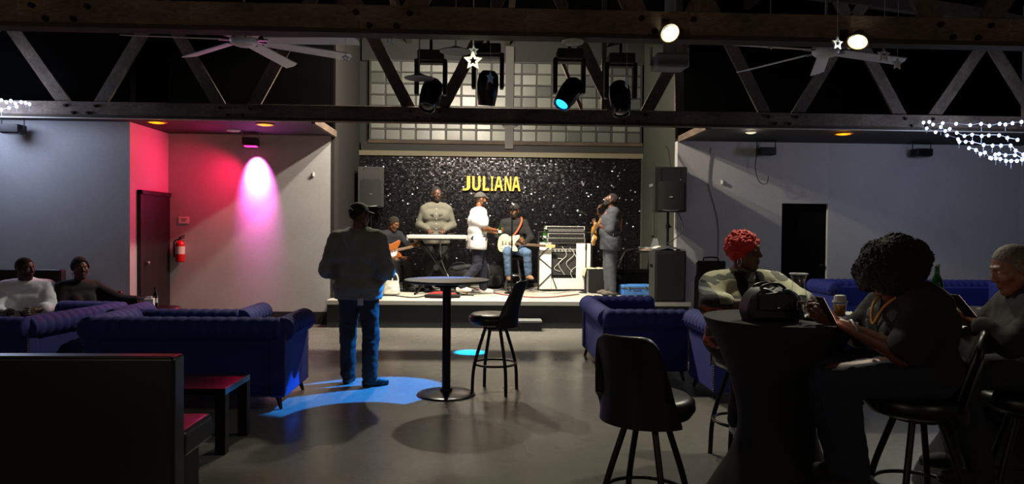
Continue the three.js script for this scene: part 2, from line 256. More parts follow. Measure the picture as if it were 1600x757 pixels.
function movingHead(px, py, d, to, lensM, label, beam) {
  const c = P(px, py, d), t = thing('moving_head_lamp', [c.x, c.y, c.z], 0, label, 'stage lamp', 'moving head stage lamps');
  const dir = A(to).sub(c).normalize(), q = new THREE.Quaternion().setFromUnitVectors(V(0, -1, 0), dir);
  part(t, 'base', box(.3, .12, .26, 0, .44, 0, .02), M.blackPlastic); part(t, 'hanger', merge([bar([0, .5, 0], [0, CEIL - c.y - .02, 0], .018)]), M.blackMetal);
  part(t, 'yoke', merge([box(.05, .42, .12, -.165, .2, 0, .02), box(.05, .42, .12, .165, .2, 0, .02), box(.34, .05, .14, 0, .38, 0, .02)]), M.blackPlastic);
  const h = part(t, 'head', lathe([[0, .2], [.07, .2], [.115, .15], [.125, .05], [.12, -.06], [.105, -.15], [.098, -.2], [.088, -.2], [.085, -.185]], 24), M.blackGloss); h.quaternion.copy(q);
  const l = part(h, 'lens', new THREE.SphereGeometry(.088, 18, 8, 0, 7, Math.PI * .68, Math.PI * .32).scale(1, .35, 1).translate(0, -.165, 0), lensM);
  if (beam) spot(t, dir.clone().multiplyScalar(.26), A(to).sub(c), ...beam);
  return t;
}
const hd = 8.25;
movingHead(673, 148, hd, P(620, 330, 7.5), M.blackGloss, 'unlit moving head lamp left of the star, tilted aside', null);
movingHead(762, 138, hd, F(735, 551), glow(0x0a5cc8, .9), 'moving head lamp pointing down beside the lit star, faint blue lens', [0x10b8ff, 420, .075, .3, 1]);
movingHead(889, 146, hd, F(574, 614), glow(0x1494ff, 6), 'moving head lamp with the bright blue lens facing the room', [0x2690ff, 300, .186, .1, 1]);
movingHead(969, 154, hd - .1, P(985, 330, 7.8), M.blackGloss, 'unlit moving head lamp at the right end, hanging over the truss chord', null);

// magenta wall washer and the other soffit lamps
{ const c = W(392, 222, Z_WALL + .22), t = thing('wall_washer', [c.x, c.y, c.z], 0, 'magenta wash lamp bracketed under the left soffit, shining down the wall', 'stage lamp');
  part(t, 'housing', box(.22, .13, .18, 0, 0, 0, .015), std(0x2a1c20, .5, { metalness: .4 })); part(t, 'bracket', merge([bar([-.13, 0, 0], [-.13, SOFFIT - c.y, 0], .008), bar([.13, 0, 0], [.13, SOFFIT - c.y, 0], .008)]), M.steel);
  part(t, 'lens', box(.17, .012, .12, 0, -.068, 0), glow(0xff2a9a, 4));
  spot(t, [.02, -.085, -.02], [.03, -.4, -.2], new THREE.Color(1, .14, .7), 140, .5, 1, 3); spot(t, [-.02, -.085, .08], [-1, -1.1, .8], 0xff1450, 19, 1.35, .6, 3); }
function wallCan(px, py, z, label) { const c = W(px, py, z), t = thing('wall_washer', [c.x, c.y, c.z], 0, label, 'stage lamp');
  part(t, 'housing', box(.26, .12, .2, 0, 0, 0, .015), M.blackMetal); part(t, 'bracket', merge([bar([-.15, 0, 0], [-.15, SOFFIT - c.y, 0], .008), bar([.15, 0, 0], [.15, SOFFIT - c.y, 0], .008), bar([-.15, SOFFIT - c.y - .01, 0], [.15, SOFFIT - c.y - .01, 0], .008)]), M.blackMetal); part(t, 'lens', box(.2, .012, .14, 0, -.062, 0), M.blackGloss); }
wallCan(20, 202, Z_SIDE + .25, 'unlit wash lamp under the soffit at the far left edge'); wallCan(1197, 237, Z_WALL + .22, 'unlit wash lamp on the right wall with a dangling cable, above the black door'); wallCan(1440, 239, Z_WALL + .22, 'unlit wash lamp on the right wall beneath the blue string lights');
{ const c = W(1185, 245, Z_WALL + .1); const t = solo('dangling_cable', tube([[c.x, SOFFIT - .05, c.z], [c.x - .05, 2.6, c.z], [c.x + .02, 2.35, c.z], [c.x + .14, 2.32, c.z], [c.x + .17, 2.44, c.z]], .006, 30, 6), M.black, 'thin black cable looping from the unlit lamp on the right wall', 'cable'); }
function amber(px, py, label) { const c = F(px, py, SOFFIT), t = thing('soffit_light', [c.x, SOFFIT, c.z], 0, label, 'ceiling light', 'amber soffit lights');
  part(t, 'trim_ring', lathe([[.075, 0], [.13, 0], [.135, -.012], [.12, -.02], [.08, -.016], [.075, 0]], 24), std(0x8a6a20, .5)); part(t, 'diffuser', lathe([[0, -.03], [.06, -.028], [.1, -.018], [.105, 0]], 20), glow(0xff9408, 2.2)); point(t, [0, -.09, 0], 0xff9a20, .09, 2); }
amber(245, 190, 'amber round soffit light nearest the left corner'); amber(414, 193.5, 'amber round soffit light beside the magenta wash lamp'); amber(1318, 208, 'amber round soffit light above the right wall');
function disc(px, py, h, label, r = .1, m = M.offWhite) { const c = F(px, py, h), t = thing('ceiling_disc', [c.x, h, c.z], 0, label, 'fixture'); part(t, 'rim', lathe([[r * .8, 0], [r, 0], [r * 1.02, -.01], [r * .9, -.022], [r * .78, -.016], [r * .8, 0]], 28), m); part(t, 'cover', lathe([[0, -.03], [r * .5, -.028], [r * .8, -.016], [r * .8, 0]], 28), m); return t; }
disc(365, 203, SOFFIT, 'unlit round recessed downlight in the pink-lit soffit'); disc(797, 196, SOFFIT - .001, 'round white disc under the middle of the far truss chord', .11); disc(895, 64, SOFFIT, 'round white ceiling speaker under the near truss chord', .085);
{ const t = disc(1173, 205.5, SOFFIT, 'round warm-white downlight in the right soffit', .08, std(0xd8d4c8, .6)); part(t, 'lamp_face', lathe([[0, -.036], [.045, -.033], [.05, -.02]], 18), glow(0xfff0d0, .8)); point(t, [0, -.09, 0], 0xfff0d0, .12, 2); }
// two bright clamp lamps on the near truss
function clampLamp(px, py, d, tilt, label) {
  const c = P(px, py, d), t = thing('clamp_lamp', [c.x, c.y, c.z], 0, label, 'lamp', 'white lamps on the near truss');
  const b = new THREE.Group(); b.name = 'lamp_head'; t.add(b); b.rotation.set(...tilt);
  part(b, 'reflector', lathe([[.02, .1], [.045, .09], [.06, .05], [.075, .005], [.07, .005], [.055, .045], [.03, .07]], 24), M.steel); part(b, 'rim', new THREE.TorusGeometry(.072, .006, 8, 28).rotateX(Math.PI / 2).translate(0, .004, 0), M.brass);
  part(b, 'bulb', ball(.047, 0, .018, 0, 1, .35, 1), glow(0xfffbe0, 14)); part(t, 'clamp', merge([bar([0, .05, -.04], [0, .1, Z_TRUSS_A + .07 - c.z], .012), box(.05, .09, .03, 0, .1, Z_TRUSS_A + .075 - c.z)]), M.blackMetal);
  const q = new THREE.Quaternion().setFromEuler(b.rotation), dd = V(0, -1, 0).applyQuaternion(q); spot(t, dd.clone().multiplyScalar(.035), dd.clone().multiplyScalar(2), 0xfff6dc, 9, 1.2, .8, 3);
}
clampLamp(1047, 52, 5.2, [-.95, 0, .1], 'bright white clamp lamp on the near truss, above the stage right end'); clampLamp(1340, 66, 5.2, [-.5, 0, -.45], 'bright white clamp lamp on the near truss beside the right ceiling fan');

// unseen lamps behind the viewer, placed to light the near truss
for (const [x, z, cd, l] of [[-3.4, 1.2, 7, 'unseen lamp behind the viewer, left, placed to light the near truss'], [3.6, 1.2, 3.6, 'unseen lamp behind the viewer, right, placed to light the near truss']]) { const t = thing('unseen_room_lamp', [x, 2.85, z], 0, l, 'lamp'); part(t, 'rod', bar([0, .2, 0], [0, CEIL - 2.85, 0], .008), M.blackMetal); part(t, 'shade', lathe([[.03, .2], [.06, .19], [.2, .03], [.21, .0], [.195, .03], [.05, .18]], 28), M.grey); part(t, 'bulb', ball(.06, 0, .0, 0), glow(0xffe8cc, 4)); point(t, [0, -.1, 0], 0xffe2c0, cd, 5); }
// string lights: a net swag at the right and a short end at the left
function net(label, rows, wire, lights) {
  const t = thing('string_lights', [0, 0, 0], 0, label, 'string lights'), bm = glow(0xb8d0ff, 9), wm = std(0xb8c4d8, .5);
  for (const pts of rows) { part(t, 'wire', tube(pts, .0025, pts.length * 3, 5), wm); for (const p of pts) { part(t, 'bulb', ball(.019, p.x, p.y - .006, p.z, 1, 1.2, 1, 8), bm); if (rnd() < .5) part(t, 'drop_wire', bar([p.x, p.y, p.z], [p.x + rr(-.01, .01), p.y - rr(.05, .12), p.z], .0015, .0015, 4), wm); } }
  for (const [p, cd] of lights) point(t, p, 0xc4d2f4, cd, 12);
}
const rowsR = [[[1443, 191], [1452, 190], [1458, 194], [1473, 192], [1494, 193], [1516, 195], [1533, 193], [1546, 196], [1562, 193], [1571, 194], [1582, 192], [1596, 190]],
  [[1448, 200], [1462, 206], [1470, 198], [1477, 204], [1484, 201], [1495, 207], [1507, 212], [1519, 210], [1534, 212], [1545, 211], [1561, 211], [1574, 215], [1590, 218]],
  [[1480, 211], [1497, 217], [1499, 221], [1509, 221], [1519, 222], [1537, 226], [1551, 227], [1564, 227], [1579, 227], [1587, 235], [1599, 241]],
  [[1514, 231], [1525, 234], [1532, 240], [1539, 238], [1547, 246], [1555, 241], [1561, 240], [1571, 242], [1586, 242], [1598, 248]],
  [[1549, 247], [1556, 247], [1563, 248], [1572, 251], [1580, 251], [1589, 251], [1597, 249]]];
const netZ = (x) => Z_TRUSS_B + .16 + (x - 1440) * .006;
net('net of blue-white fairy lights swagged along the truss at the right edge', rowsR.map(r => r.map(([x, y]) => W(x, y, netZ(x) + rr(-.05, .08)))), .003, [[W(1520, 222, netZ(1520) + .15), 1.9], [W(1590, 232, netZ(1590) + .15), 2.6]]);
net('short end of blue-white fairy lights on the truss at the left edge', [[[-60, 152], [-35, 156], [-12, 158], [2, 156], [10, 159], [17, 157], [24, 161], [33, 159], [40, 160], [46, 162]], [[-50, 166], [-25, 170], [2, 171], [14, 168], [26, 166]]].map(r => r.map(([x, y]) => W(x, y, Z_TRUSS_B + .14 + rr(-.03, .05)))), .003, [[W(-40, 168, Z_TRUSS_B + .3), 3.8], [W(-10, 168, Z_TRUSS_B + .5), 2.6]]);

// ---------------------------------------------------------------- ceiling fans, stars and other hanging things
function fan(px, py, d, r, angs, label) {
  const c = P(px, py, d), t = thing('ceiling_fan', [c.x, c.y, c.z], 0, label, 'ceiling fan', 'ceiling fans'), wm = std(0xdcdde0, .45);
  part(t, 'motor', lathe([[0, -.045], [.1, -.045], [.125, -.02], [.13, .03], [.1, .07], [.03, .09], [0, .09]], 28), wm); part(t, 'cap', lathe([[0, -.06], [.07, -.055], [.09, -.045]], 24), M.white); part(t, 'down_rod', bar([0, .08, 0], [0, CEIL - c.y - .02, 0], .014), M.steel);
  for (const a of angs) { const g = new THREE.Group(); g.name = 'blade_arm'; g.rotation.y = a; t.add(g); part(g, 'blade', extrude(poly([[.2, -.06], [r - .04, -.075], [r, -.02], [r, .065], [.2, .06]]), .008, .002).rotateX(-Math.PI / 2 - .24).translate(0, .0, 0), wm); part(g, 'bracket', box(.14, .012, .05, .16, 0, 0), M.steel); }
}
fan(381, 63, 6.6, 1.07, [-.03, .6, 1.42, 2.42, 3.22, 4.2, 5.3], 'white-bladed ceiling fan at the left, its hub lit magenta'); fan(1290, 80, 6.9, 1.07, [.36, 1.2, 2.05, 3.3, 4.3, 5.3], 'white-bladed ceiling fan at the right, hung with paper stars');
function starShape(r, hole) { const s = new THREE.Shape(); const f = (sh, R, q) => { for (let i = 0; i < 10; i++) { const a = Math.PI / 2 + i * Math.PI / 5, k = i % 2 ? R * q : R; i ? sh.lineTo(Math.cos(a) * k, Math.sin(a) * k) : sh.moveTo(Math.cos(a) * k, Math.sin(a) * k); } sh.closePath(); }; f(s, r, .48); if (hole) { const h = new THREE.Path(); f(h, r * hole, .48); s.holes.push(h); } return s; }
function star(px, py, d, r, hole, turn, mat, up, label) { const c = P(px, py, d), t = thing('star_ornament', [c.x, c.y, c.z], turn, label, 'star ornament', 'hanging star ornaments'); part(t, 'star', extrude(starShape(r, hole), .01, .002).translate(0, 0, -.005), mat); if (up) part(t, 'thread', bar([0, r * .95, 0], [0, CEIL - c.y, 0], .0018, .0018, 5), M.offWhite); return t; }
const starW = std(0xc2ccd8, .55);
{ const t = star(739, 95, 5.9, .078, .55, .1, glow(0xf4f4c8, 1.5), .28, 'glowing warm-white neon star hanging under the near truss'); point(t, [0, 0, .08], 0xffffd8, .12, 3); }
star(740, 79, 6.0, .042, .6, .1, starW, .2, 'small outline star just above the glowing star'); star(766, 122, 6.6, .055, .3, .9, std(0x7f98c8, .5), 1.0, 'bluish star in front of the dark moving head lamp'); star(979, 126, 7.2, .085, 0, 1.2, starW, 1.1, 'white star seen almost edge-on beside the right moving head lamp');
star(1203, 71, 5.6, .032, 0, .5, starW, .25, 'tiny bright star on the string left of the right fan'); star(1308, 68, 5.2, .05, .55, .3, starW, .3, 'outline star hanging against the near truss by the right lamp'); star(1381, 86, 5.7, .06, .55, .2, starW, .3, 'outline star hanging in front of the right fan blade'); star(1402, 100, 5.8, .048, 0, .2, starW, .4, 'solid white star below the tip of the right fan blade'); star(540, 91, 6.2, .035, .6, .3, starW, .4, 'small outline star under the blue-lit blade tip of the left fan'); star(610, 60, 5.7, .05, .6, .8, starW, .2, 'outline star under the near truss between the left fan and the glowing star');
{ const hang = (px, pyTop, pyB, d, label) => { const a = P(px, pyTop, d), b = P(px, pyB, d); const t = thing('pendant_dish', [b.x, b.y, b.z], 0, label, 'pendant lamp'); part(t, 'rod', bar([0, .04, 0], [0, CEIL - b.y - .02, 0], .008), M.steel); part(t, 'dish', lathe([[.02, .05], [.05, .04], [.12, .012], [.17, 0], [.165, -.008], [.1, -.004], [0, .01]], 28), M.grey); };
  hang(655, 60, 122, 8.0, 'grey dish pendant on a thin rod at the left of the stage lamps'); hang(712, 70, 80, 7.4, 'grey dish pendant just behind the glowing star'); }
{ const a = P(1046, 98, 7.6), t = thing('heater_unit', [a.x, a.y, a.z], 0, 'grey rounded metal duct box hanging right of the stage lamps', 'duct'); part(t, 'box', box(.36, .16, .3, 0, 0, 0, .04), M.grey); part(t, 'collar', cyl(.07, .07, .14, 0, .07, 0, 20), M.grey); part(t, 'flue', bar([0, .2, 0], [0, CEIL - a.y - .02, 0], .06, .06, 16), M.grey); part(t, 'side_bracket', merge([bar([-.2, .16, 0], [-.2, -.04, 0], .014), bar([.2, .16, 0], [.2, -.04, 0], .014), bar([-.2, -.04, 0], [.2, -.04, 0], .014)]), M.steel); }
{ // lattice of black rigging over the stage mouth
  const t = thing('rigging_frame', [0, 0, 0], 0, 'black metal lattice rigging under the roof above the stage lamps', 'rigging'), y = 4.05, z = -9.3, x0 = P(640, 90, 9.3).x, x1 = P(1000, 90, 9.3).x;
  for (const [dy, dz] of [[0, 0], [.22, 0], [.11, -.2]]) part(t, 'rail', bar([x0, y + dy, z + dz], [x1, y + dy, z + dz], .018), M.blackMetal);
  for (let i = 0; i < 14; i++) { const xa = x0 + (x1 - x0) * i / 14, xb = x0 + (x1 - x0) * (i + 1) / 14; part(t, 'lattice_bar', bar([xa, y + (i % 2 ? .22 : 0), z], [xb, y + (i % 2 ? 0 : .22), z], .008), M.steel); }
  for (const x of [x0 + .2, x1 - .2]) part(t, 'hanger', bar([x, y + .22, z], [x, CEIL, z], .012), M.blackMetal); }

// ================================================================ furniture
function rollGeo(len, r, along, tuft = .105) {      // padded roll with pleats, axis along x (0) or z (1), centred
  const n = Math.max(16, Math.round(len / .0175)), pts = (u, v) => { const s = (u - .5) * len, a = v * Math.PI * 2, e = Math.min(1, (len / 2 - Math.abs(s)) / (r * .45)); const R = r * Math.sqrt(Math.max(0, 1 - (1 - e) * (1 - e))) * (1 - .075 * Math.pow(Math.abs(Math.cos(s * Math.PI / tuft)), 6)); const p = [s, Math.cos(a) * R, Math.sin(a) * R]; return along ? [-p[2], p[1], p[0]] : p; };
  return surf(n, 18, pts);
}
function chesterfield(w, d, h, label, pos, turn) {  // faces +z, back at -z
  const t = thing('chesterfield_sofa', pos, turn, label, 'sofa', 'blue velvet sofas'), r = .105, bw = w - 2 * r, vm = M.velvet;
  part(t, 'base', box(w - .16, .2, d - .06, 0, .21, .01, .03), vm);
  const b = part(t, 'backrest', box(w - .2, h - .2, .17, 0, .1 + (h - .2) / 2, -d / 2 + .12, .03), vm); const br = part(b, 'back_roll', rollGeo(w - .12, r, 0), vm); br.position.set(0, h - r, -d / 2 + .075);
  for (const s of [-1, 1]) { const a = part(t, 'armrest', box(.15, h - .2, d - .04, s * (w / 2 - .115), .1 + (h - .2) / 2, 0, .03), vm); const ar = part(a, 'arm_roll', rollGeo(d - .02, r, 1), vm); ar.position.set(s * (w / 2 - .075), h - r, .0);
    for (let z = -d / 2 + .12; z < d / 2 - .05; z += .105) part(a, 'tuft_button', ball(.011, s * (w / 2 + .028), h - r - .015, z, 1, 1, 1, 6), vm);
    const nl = []; for (let y = .12; y < h - .13; y += .021) { nl.push(ball(.0055, s * (w / 2 - .042), y, -d / 2 + .018, 1, 1, 1, 6)); nl.push(ball(.0055, s * (w / 2 - .042), y, d / 2 - .022, 1, 1, 1, 6)); } part(a, 'nailhead_trim', merge(nl), M.brass).userData.kind = 'stuff'; }
  const nb = []; for (let x = -w / 2 + .06; x < w / 2 - .05; x += .021) nb.push(ball(.005, x, .118, -d / 2 + .033, 1, 1, 1, 5)); part(b, 'nailhead_trim', merge(nb), M.brass).userData.kind = 'stuff';
  part(t, 'seat_cushion', box(w - .34, .15, d - .26, 0, .385, .07, .05), vm);
  for (const sx of [-1, 1]) for (const sz of [-1, 1]) part(t, 'leg', bar([sx * (w / 2 - .12), .12, sz * (d / 2 - .08)], [sx * (w / 2 - .085), 0, sz * (d / 2 - .05)], .026, .013), M.blackGloss);
  return t;
}
const q2 = (p, dx, dz) => [p.x + dx, 0, p.z + dz];
{ const c = F(440, 641); chesterfield(1.75, .82, .78, 'blue velvet chesterfield with its nailhead-trimmed back to us, left of the hooded man', [c.x - .80, 0, c.z - .38], Math.PI + .0); }
{ const c = F(403, 572); const p = P(400, 480, 7.35); chesterfield(1.4, .8, .72, 'dark blue chesterfield one row behind the left sofa, its rolled arm rising over it', [p.x - .665, 0, -7.45], Math.PI); }
{ const a = P(86, 500, 6.3), b = P(172, 474, 7.7); const m = a.clone().add(b).multiplyScalar(.5); chesterfield(1.5, .8, .72, 'blue chesterfield at the far left seen along its lit back roll', [m.x - .38, 0, m.z], -Math.PI / 2 - .12); }
{ const a = F(915, 556); chesterfield(1.62, .92, .74, 'bright blue chesterfield loveseat before the stage, its near arm behind the bar stool', [a.x + .4, 0, a.z + .72], Math.PI / 2); }
{ const p = P(1075, 500, 6.5); chesterfield(1.5, .8, .78, 'blue chesterfield mostly hidden behind the red-haired woman', [p.x + .86, 0, p.z - .1], Math.PI); }
{ const p = P(1430, 445, 10.4); chesterfield(2.9, .8, .84, 'long dark blue chesterfield standing along the right wall', [p.x, 0, p.z - .0], 0); }

// black leather booth, foreground left
{ const n = F(289, 675, .45), f = F(336, 645, .45), x1 = n.x, t = thing('booth_bench', [0, 0, 0], 0, 'black leather booth bench filling the lower left corner, back towards us', 'bench'), top = P(270, 544, -n.z + .1).y;
  part(t, 'base', span(x1 - 2.6, x1 - .06, .0, .3, n.z + .02, f.z + .06), M.black); part(t, 'seat', span(x1 - 2.6, x1, .3, .45, n.z, f.z, .03), M.leather);
  part(t, 'backrest', span(x1 - 2.6, x1 + .0, .05, top, n.z + .13, n.z, .02), M.leather); part(t, 'top_piping', bar([x1 - 2.58, top - .004, n.z + .12], [x1 - .02, top - .004, n.z + .12], .008), M.leather); }
{ const a = F(352, 608, .45), b = F(380, 584, .45), t = thing('coffee_table', [0, 0, 0], 0, 'low black lacquer coffee table catching magenta light between booth and blue sofa', 'table'), x1 = a.x, x0 = x1 - .95;
  part(t, 'table_top', span(x0, x1, .405, .45, a.z, b.z, .004), std(0x0d0c0d, .16)); for (const x of [x0 + .035, x1 - .035]) for (const z of [a.z - .035, b.z + .035]) part(t, 'leg', span(x - .035, x + .035, 0, .405, z - .035, z + .035, .004), M.black); }
// black booth against the left wall, armchair and small table with bottles
{ const a = P(104, 421, 8.7), t = thing('booth_bench', [0, 0, 0], 0, 'black high-backed booth behind the two seated guests at the far left', 'bench');
  part(t, 'base', span(X_LEFT + .3, a.x, 0, .3, a.z + .75, a.z), M.black); part(t, 'seat', span(X_LEFT + .3, a.x, .3, .45, a.z + .8, a.z, .03), M.leather); part(t, 'backrest', span(X_LEFT + .3, a.x, .3, a.y, a.z + .12, a.z, .02), M.leather); }
{ const a = P(176, 470, 8.75), t = thing('armchair', [a.x, 0, a.z], 0, 'black armchair with rounded back right of the woman in black', 'chair'), top = P(176, 452, 8.75).y; part(t, 'seat', box(.46, .14, .5, 0, .38, 0, .04), M.leather); part(t, 'backrest', box(.5, top - .3, .1, 0, .3 + (top - .3) / 2, .25, .04), M.leather);
  for (const s of [-1, 1]) { part(t, 'armrest', tube([[s * .24, .3, -.2], [s * .25, .6, -.2], [s * .25, .62, .2]], .018, 12, 8), M.blackMetal); for (const z of [-.2, .2]) part(t, 'leg', bar([s * .21, .32, z], [s * .22, 0, z], .018), M.blackMetal); } }
let leftTable;
{ const a = P(240, 486, 8.0), h = P(240, 481, 8.0).y; leftTable = { x: a.x, y: h, z: a.z }; const t = thing('side_table', [a.x, 0, a.z], 0, 'small round black side table with bottle and can near the left door', 'table'); part(t, 'table_top', lathe([[0, h], [.28, h], [.29, h - .012], [.28, h - .025], [0, h - .025]], 32), M.blackGloss); part(t, 'pole', cyl(.03, .03, h - .03, 0, 0, 0), M.blackMetal); part(t, 'base', lathe([[0, .025], [.18, .02], [.2, .0], [0, 0]], 28), M.blackMetal); }
function bottle(pos, s, m, label, cap = M.black) { const t = thing('bottle', pos, 0, label, 'bottle'); part(t, 'body', lathe([[0, .002], [.03, 0], [.034, .01], [.034, .13], [.03, .155], [.014, .19], [.012, .235], [.014, .24]].map(p => [p[0] * s, p[1] * s]), 20), m); part(t, 'label', lathe([[.0345, .05], [.0345, .11]].map(p => [p[0] * s, p[1] * s]), 20), M.paper); part(t, 'cap', cyl(.015 * s, .014 * s, .012 * s, 0, .238 * s, 0, 12), cap); return t; }
bottle([leftTable.x - .03, leftTable.y, leftTable.z - .1], .9, phys(0x0c0806, .08, { clearcoat: 1 }), 'dark beer bottle on the little table at the left');
{ const t = thing('napkin_holder', [leftTable.x - .02, leftTable.y, leftTable.z + .06], .2, 'white napkin box beside the dark bottle at the left', 'box'); part(t, 'box', box(.1, .11, .07, 0, .055, 0, .006), M.white); part(t, 'napkin', box(.06, .03, .012, 0, .12, 0), M.paper); }

// ---------------------------------------------------------------- bar stools
function shell(inner) { const R = inner ? .19 : .228; return (u, v) => { const s = u * 2 - 1, ph = s * 1.2, h = .4 * (1 - .72 * Math.pow(Math.abs(s), 6)), y = .655 + v * h + (inner ? .0 : -.0) - (1 - v) * (inner ? 0 : .03); const rec = .1 * v * v; const w = 1 - .12 * v; return [Math.sin(ph) * R * w, y + (v === 1 ? (inner ? .0 : .0) : 0), -Math.cos(ph) * R * (.95) - rec]; }; }
function stool(pos, turn, label) {                  // faces +z
  const t = thing('bar_stool', pos, turn, label, 'bar stool', 'black bar stools'), o = shell(false), n = shell(true);
  const rim = surf(40, 4, (u, v) => { const a = o(u, 1), b = n(u, 1), k = v, y = Math.sin(Math.PI * k) * .012; return [a[0] + (b[0] - a[0]) * k, a[1] + (b[1] - a[1]) * k + y, a[2] + (b[2] - a[2]) * k]; });
  const sideL = surf(4, 10, (u, v) => { const a = n(0, v), b = o(0, v); return a.map((q, i) => q + (b[i] - q) * u); }), sideR = surf(4, 10, (u, v) => { const a = o(1, v), b = n(1, v); return a.map((q, i) => q + (b[i] - q) * u); });
  part(t, 'backrest', merge([surf(40, 16, o), surf(40, 16, (u, v) => n(1 - u, v)), rim, sideL, sideR]), M.leather);
  part(t, 'seat', lathe([[0, .635], [.17, .632], [.205, .645], [.228, .68], [.224, .72], [.19, .745], [.1, .752], [0, .753]], 36).scale(.98, 1, 1).translate(0, 0, .03), M.leather);
  part(t, 'swivel_plate', cyl(.12, .12, .03, 0, .605, 0, 20), M.blackMetal);
  for (let i = 0; i < 4; i++) { const a = Math.PI / 4 + i * Math.PI / 2, p = (r, y) => [Math.cos(a) * r, y, Math.sin(a) * r]; part(t, 'leg', tube([p(.1, .62), p(.135, .52), p(.195, .34), p(.225, .2), p(.235, .0)], .0165, 22, 8), M.blackMetal); }
  part(t, 'foot_ring', new THREE.TorusGeometry(.2, .011, 8, 40).rotateX(Math.PI / 2).translate(0, .27, 0), M.blackMetal); return t;
}
{ const c = F(773, 612); stool([c.x, 0, c.z - .0], -Math.PI / 2 - .35, 'black bar stool at the round pub table, turned to the left'); }
const nearStool = P(1010, 620, 3.42); stool([nearStool.x, 0, nearStool.z], Math.PI - .62, 'black bar stool in the foreground with its back towards us');
// pub table
{ const c = F(697, 617), t = thing('pub_table', [c.x, 0, c.z], 0, 'tall round black pub table on a disc base before the stage', 'table');
  part(t, 'table_top', lathe([[0, 1.045], [.37, 1.045], [.392, 1.052], [.398, 1.062], [.39, 1.072], [0, 1.074]], 48), std(0x131315, .5)); part(t, 'pole', merge([cyl(.04, .04, 1.0, 0, .04, 0, 24), cyl(.06, .055, .03, 0, .035, 0, 24), cyl(.12, .05, .04, 0, 1.005, 0, 24)]), M.blackMetal); part(t, 'base', lathe([[0, .038], [.06, .038], [.2, .026], [.26, .016], [.272, .006], [.265, 0], [0, 0]], 44), M.blackGloss); }
// tables in black stretch covers
const T1 = P(1216, 495, 3.9), T2 = P(1545, 495, 4.25);
function coveredTable(p, label, lab2) {
  const t = thing('cocktail_table', [p.x, 0, p.z], 0, label, 'table', 'covered cocktail tables'); part(t, 'table_top', lathe([[0, 1.035], [.385, 1.035], [.39, 1.05], [.385, 1.06], [0, 1.06]], 40), M.charcoal); part(t, 'pole', cyl(.035, .035, 1, 0, .03, 0), M.blackMetal); part(t, 'base', lathe([[0, .03], [.3, .015], [.3, 0], [0, 0]], 32), M.blackMetal);
  const prof = [[.395, 0], [.375, .08], [.32, .18], [.25, .3], [.205, .46], [.22, .6], [.27, .78], [.335, .93], [.392, 1.035], [.4, 1.058], [.39, 1.068], [.2, 1.07], [0, 1.071]];
  const cur = new THREE.CatmullRomCurve3(prof.map(([r, y]) => V(r, y, 0)), false, 'catmullrom', .3); const cl = surf(64, 50, (u, v) => { const q = cur.getPoint(v), a = -u * Math.PI * 2, k = q.y < 1.03 ? 1 + .035 * Math.cos(a * 4) * Math.sin(Math.min(1, q.y / .5) * Math.PI * .5 + 1.57) : 1; return [Math.cos(a) * q.x * k, q.y, Math.sin(a) * q.x * k]; });
  part(t, 'table_cover', cl, std(0x0c0c0d, .9, { bumpMap: weave, bumpScale: .0008 }), 'black stretch table cover'); }
coveredTable(T1, 'cocktail table in a black stretch cover with carafe and handbag', ''); coveredTable(T2, 'cocktail table in a black stretch cover before the man with the phone', '');
stool([P(1165, 500, 4.72).x, 0, P(1165, 500, 4.72).z], Math.PI * .02, 'black bar stool under the red-haired woman, legs showing left of the table');
const afroS = P(1435, 600, 3.55), baldS = P(1612, 600, 3.62);
stool([afroS.x, 0, afroS.z], -Math.PI / 2, 'black bar stool under the woman with the large dark hair'); stool([baldS.x, 0, baldS.z], -Math.PI / 2 - .5, 'black bar stool under the man at the right edge');
const TT = 1.071;
{ const c = P(1247, 492, 3.95), t = thing('carafe', [c.x, TT, c.z], 0, 'clear glass water carafe with flared lip beside the black handbag', 'carafe');
  part(t, 'glass', lathe([[0, .004], [.042, .002], [.05, .012], [.052, .07], [.044, .13], [.034, .165], [.036, .2], [.045, .235], [.048, .238], [.043, .236], [.033, .2], [.031, .165], [.041, .13], [.049, .07], [.046, .014], [0, .01]], 32), M.glass); part(t, 'rim', new THREE.TorusGeometry(.0465, .004, 8, 32).rotateX(Math.PI / 2).translate(0, .236, 0), phys(0xd8dde0, .2)); part(t, 'water', lathe([[0, .012], [.045, .015], [.0475, .07], [.0435, .115], [0, .115]], 28), phys(0xdfe6e4, .03, { transmission: 1, thickness: .05, ior: 1.33 })); }
{ const c = P(1312, 491, 3.9), t = thing('drink_cup', [c.x, TT, c.z], 0, 'clear plastic cup of amber drink with a domed lid on the near table', 'cup');
  part(t, 'cup', lathe([[0, .002], [.028, .002], [.038, .085], [.036, .085], [.026, .005], [0, .005]], 28), M.glass); part(t, 'drink', lathe([[0, .006], [.0255, .006], [.033, .07], [0, .07]], 24), phys(0xb9851c, .1, { transmission: .35, roughness: .2 })); part(t, 'lid', lathe([[.04, .082], [.041, .09], [.032, .095], [.03, .118], [.022, .124], [0, .125]], 28), phys(0xc9ccc8, .25, { transmission: .5, thickness: 0 })); }
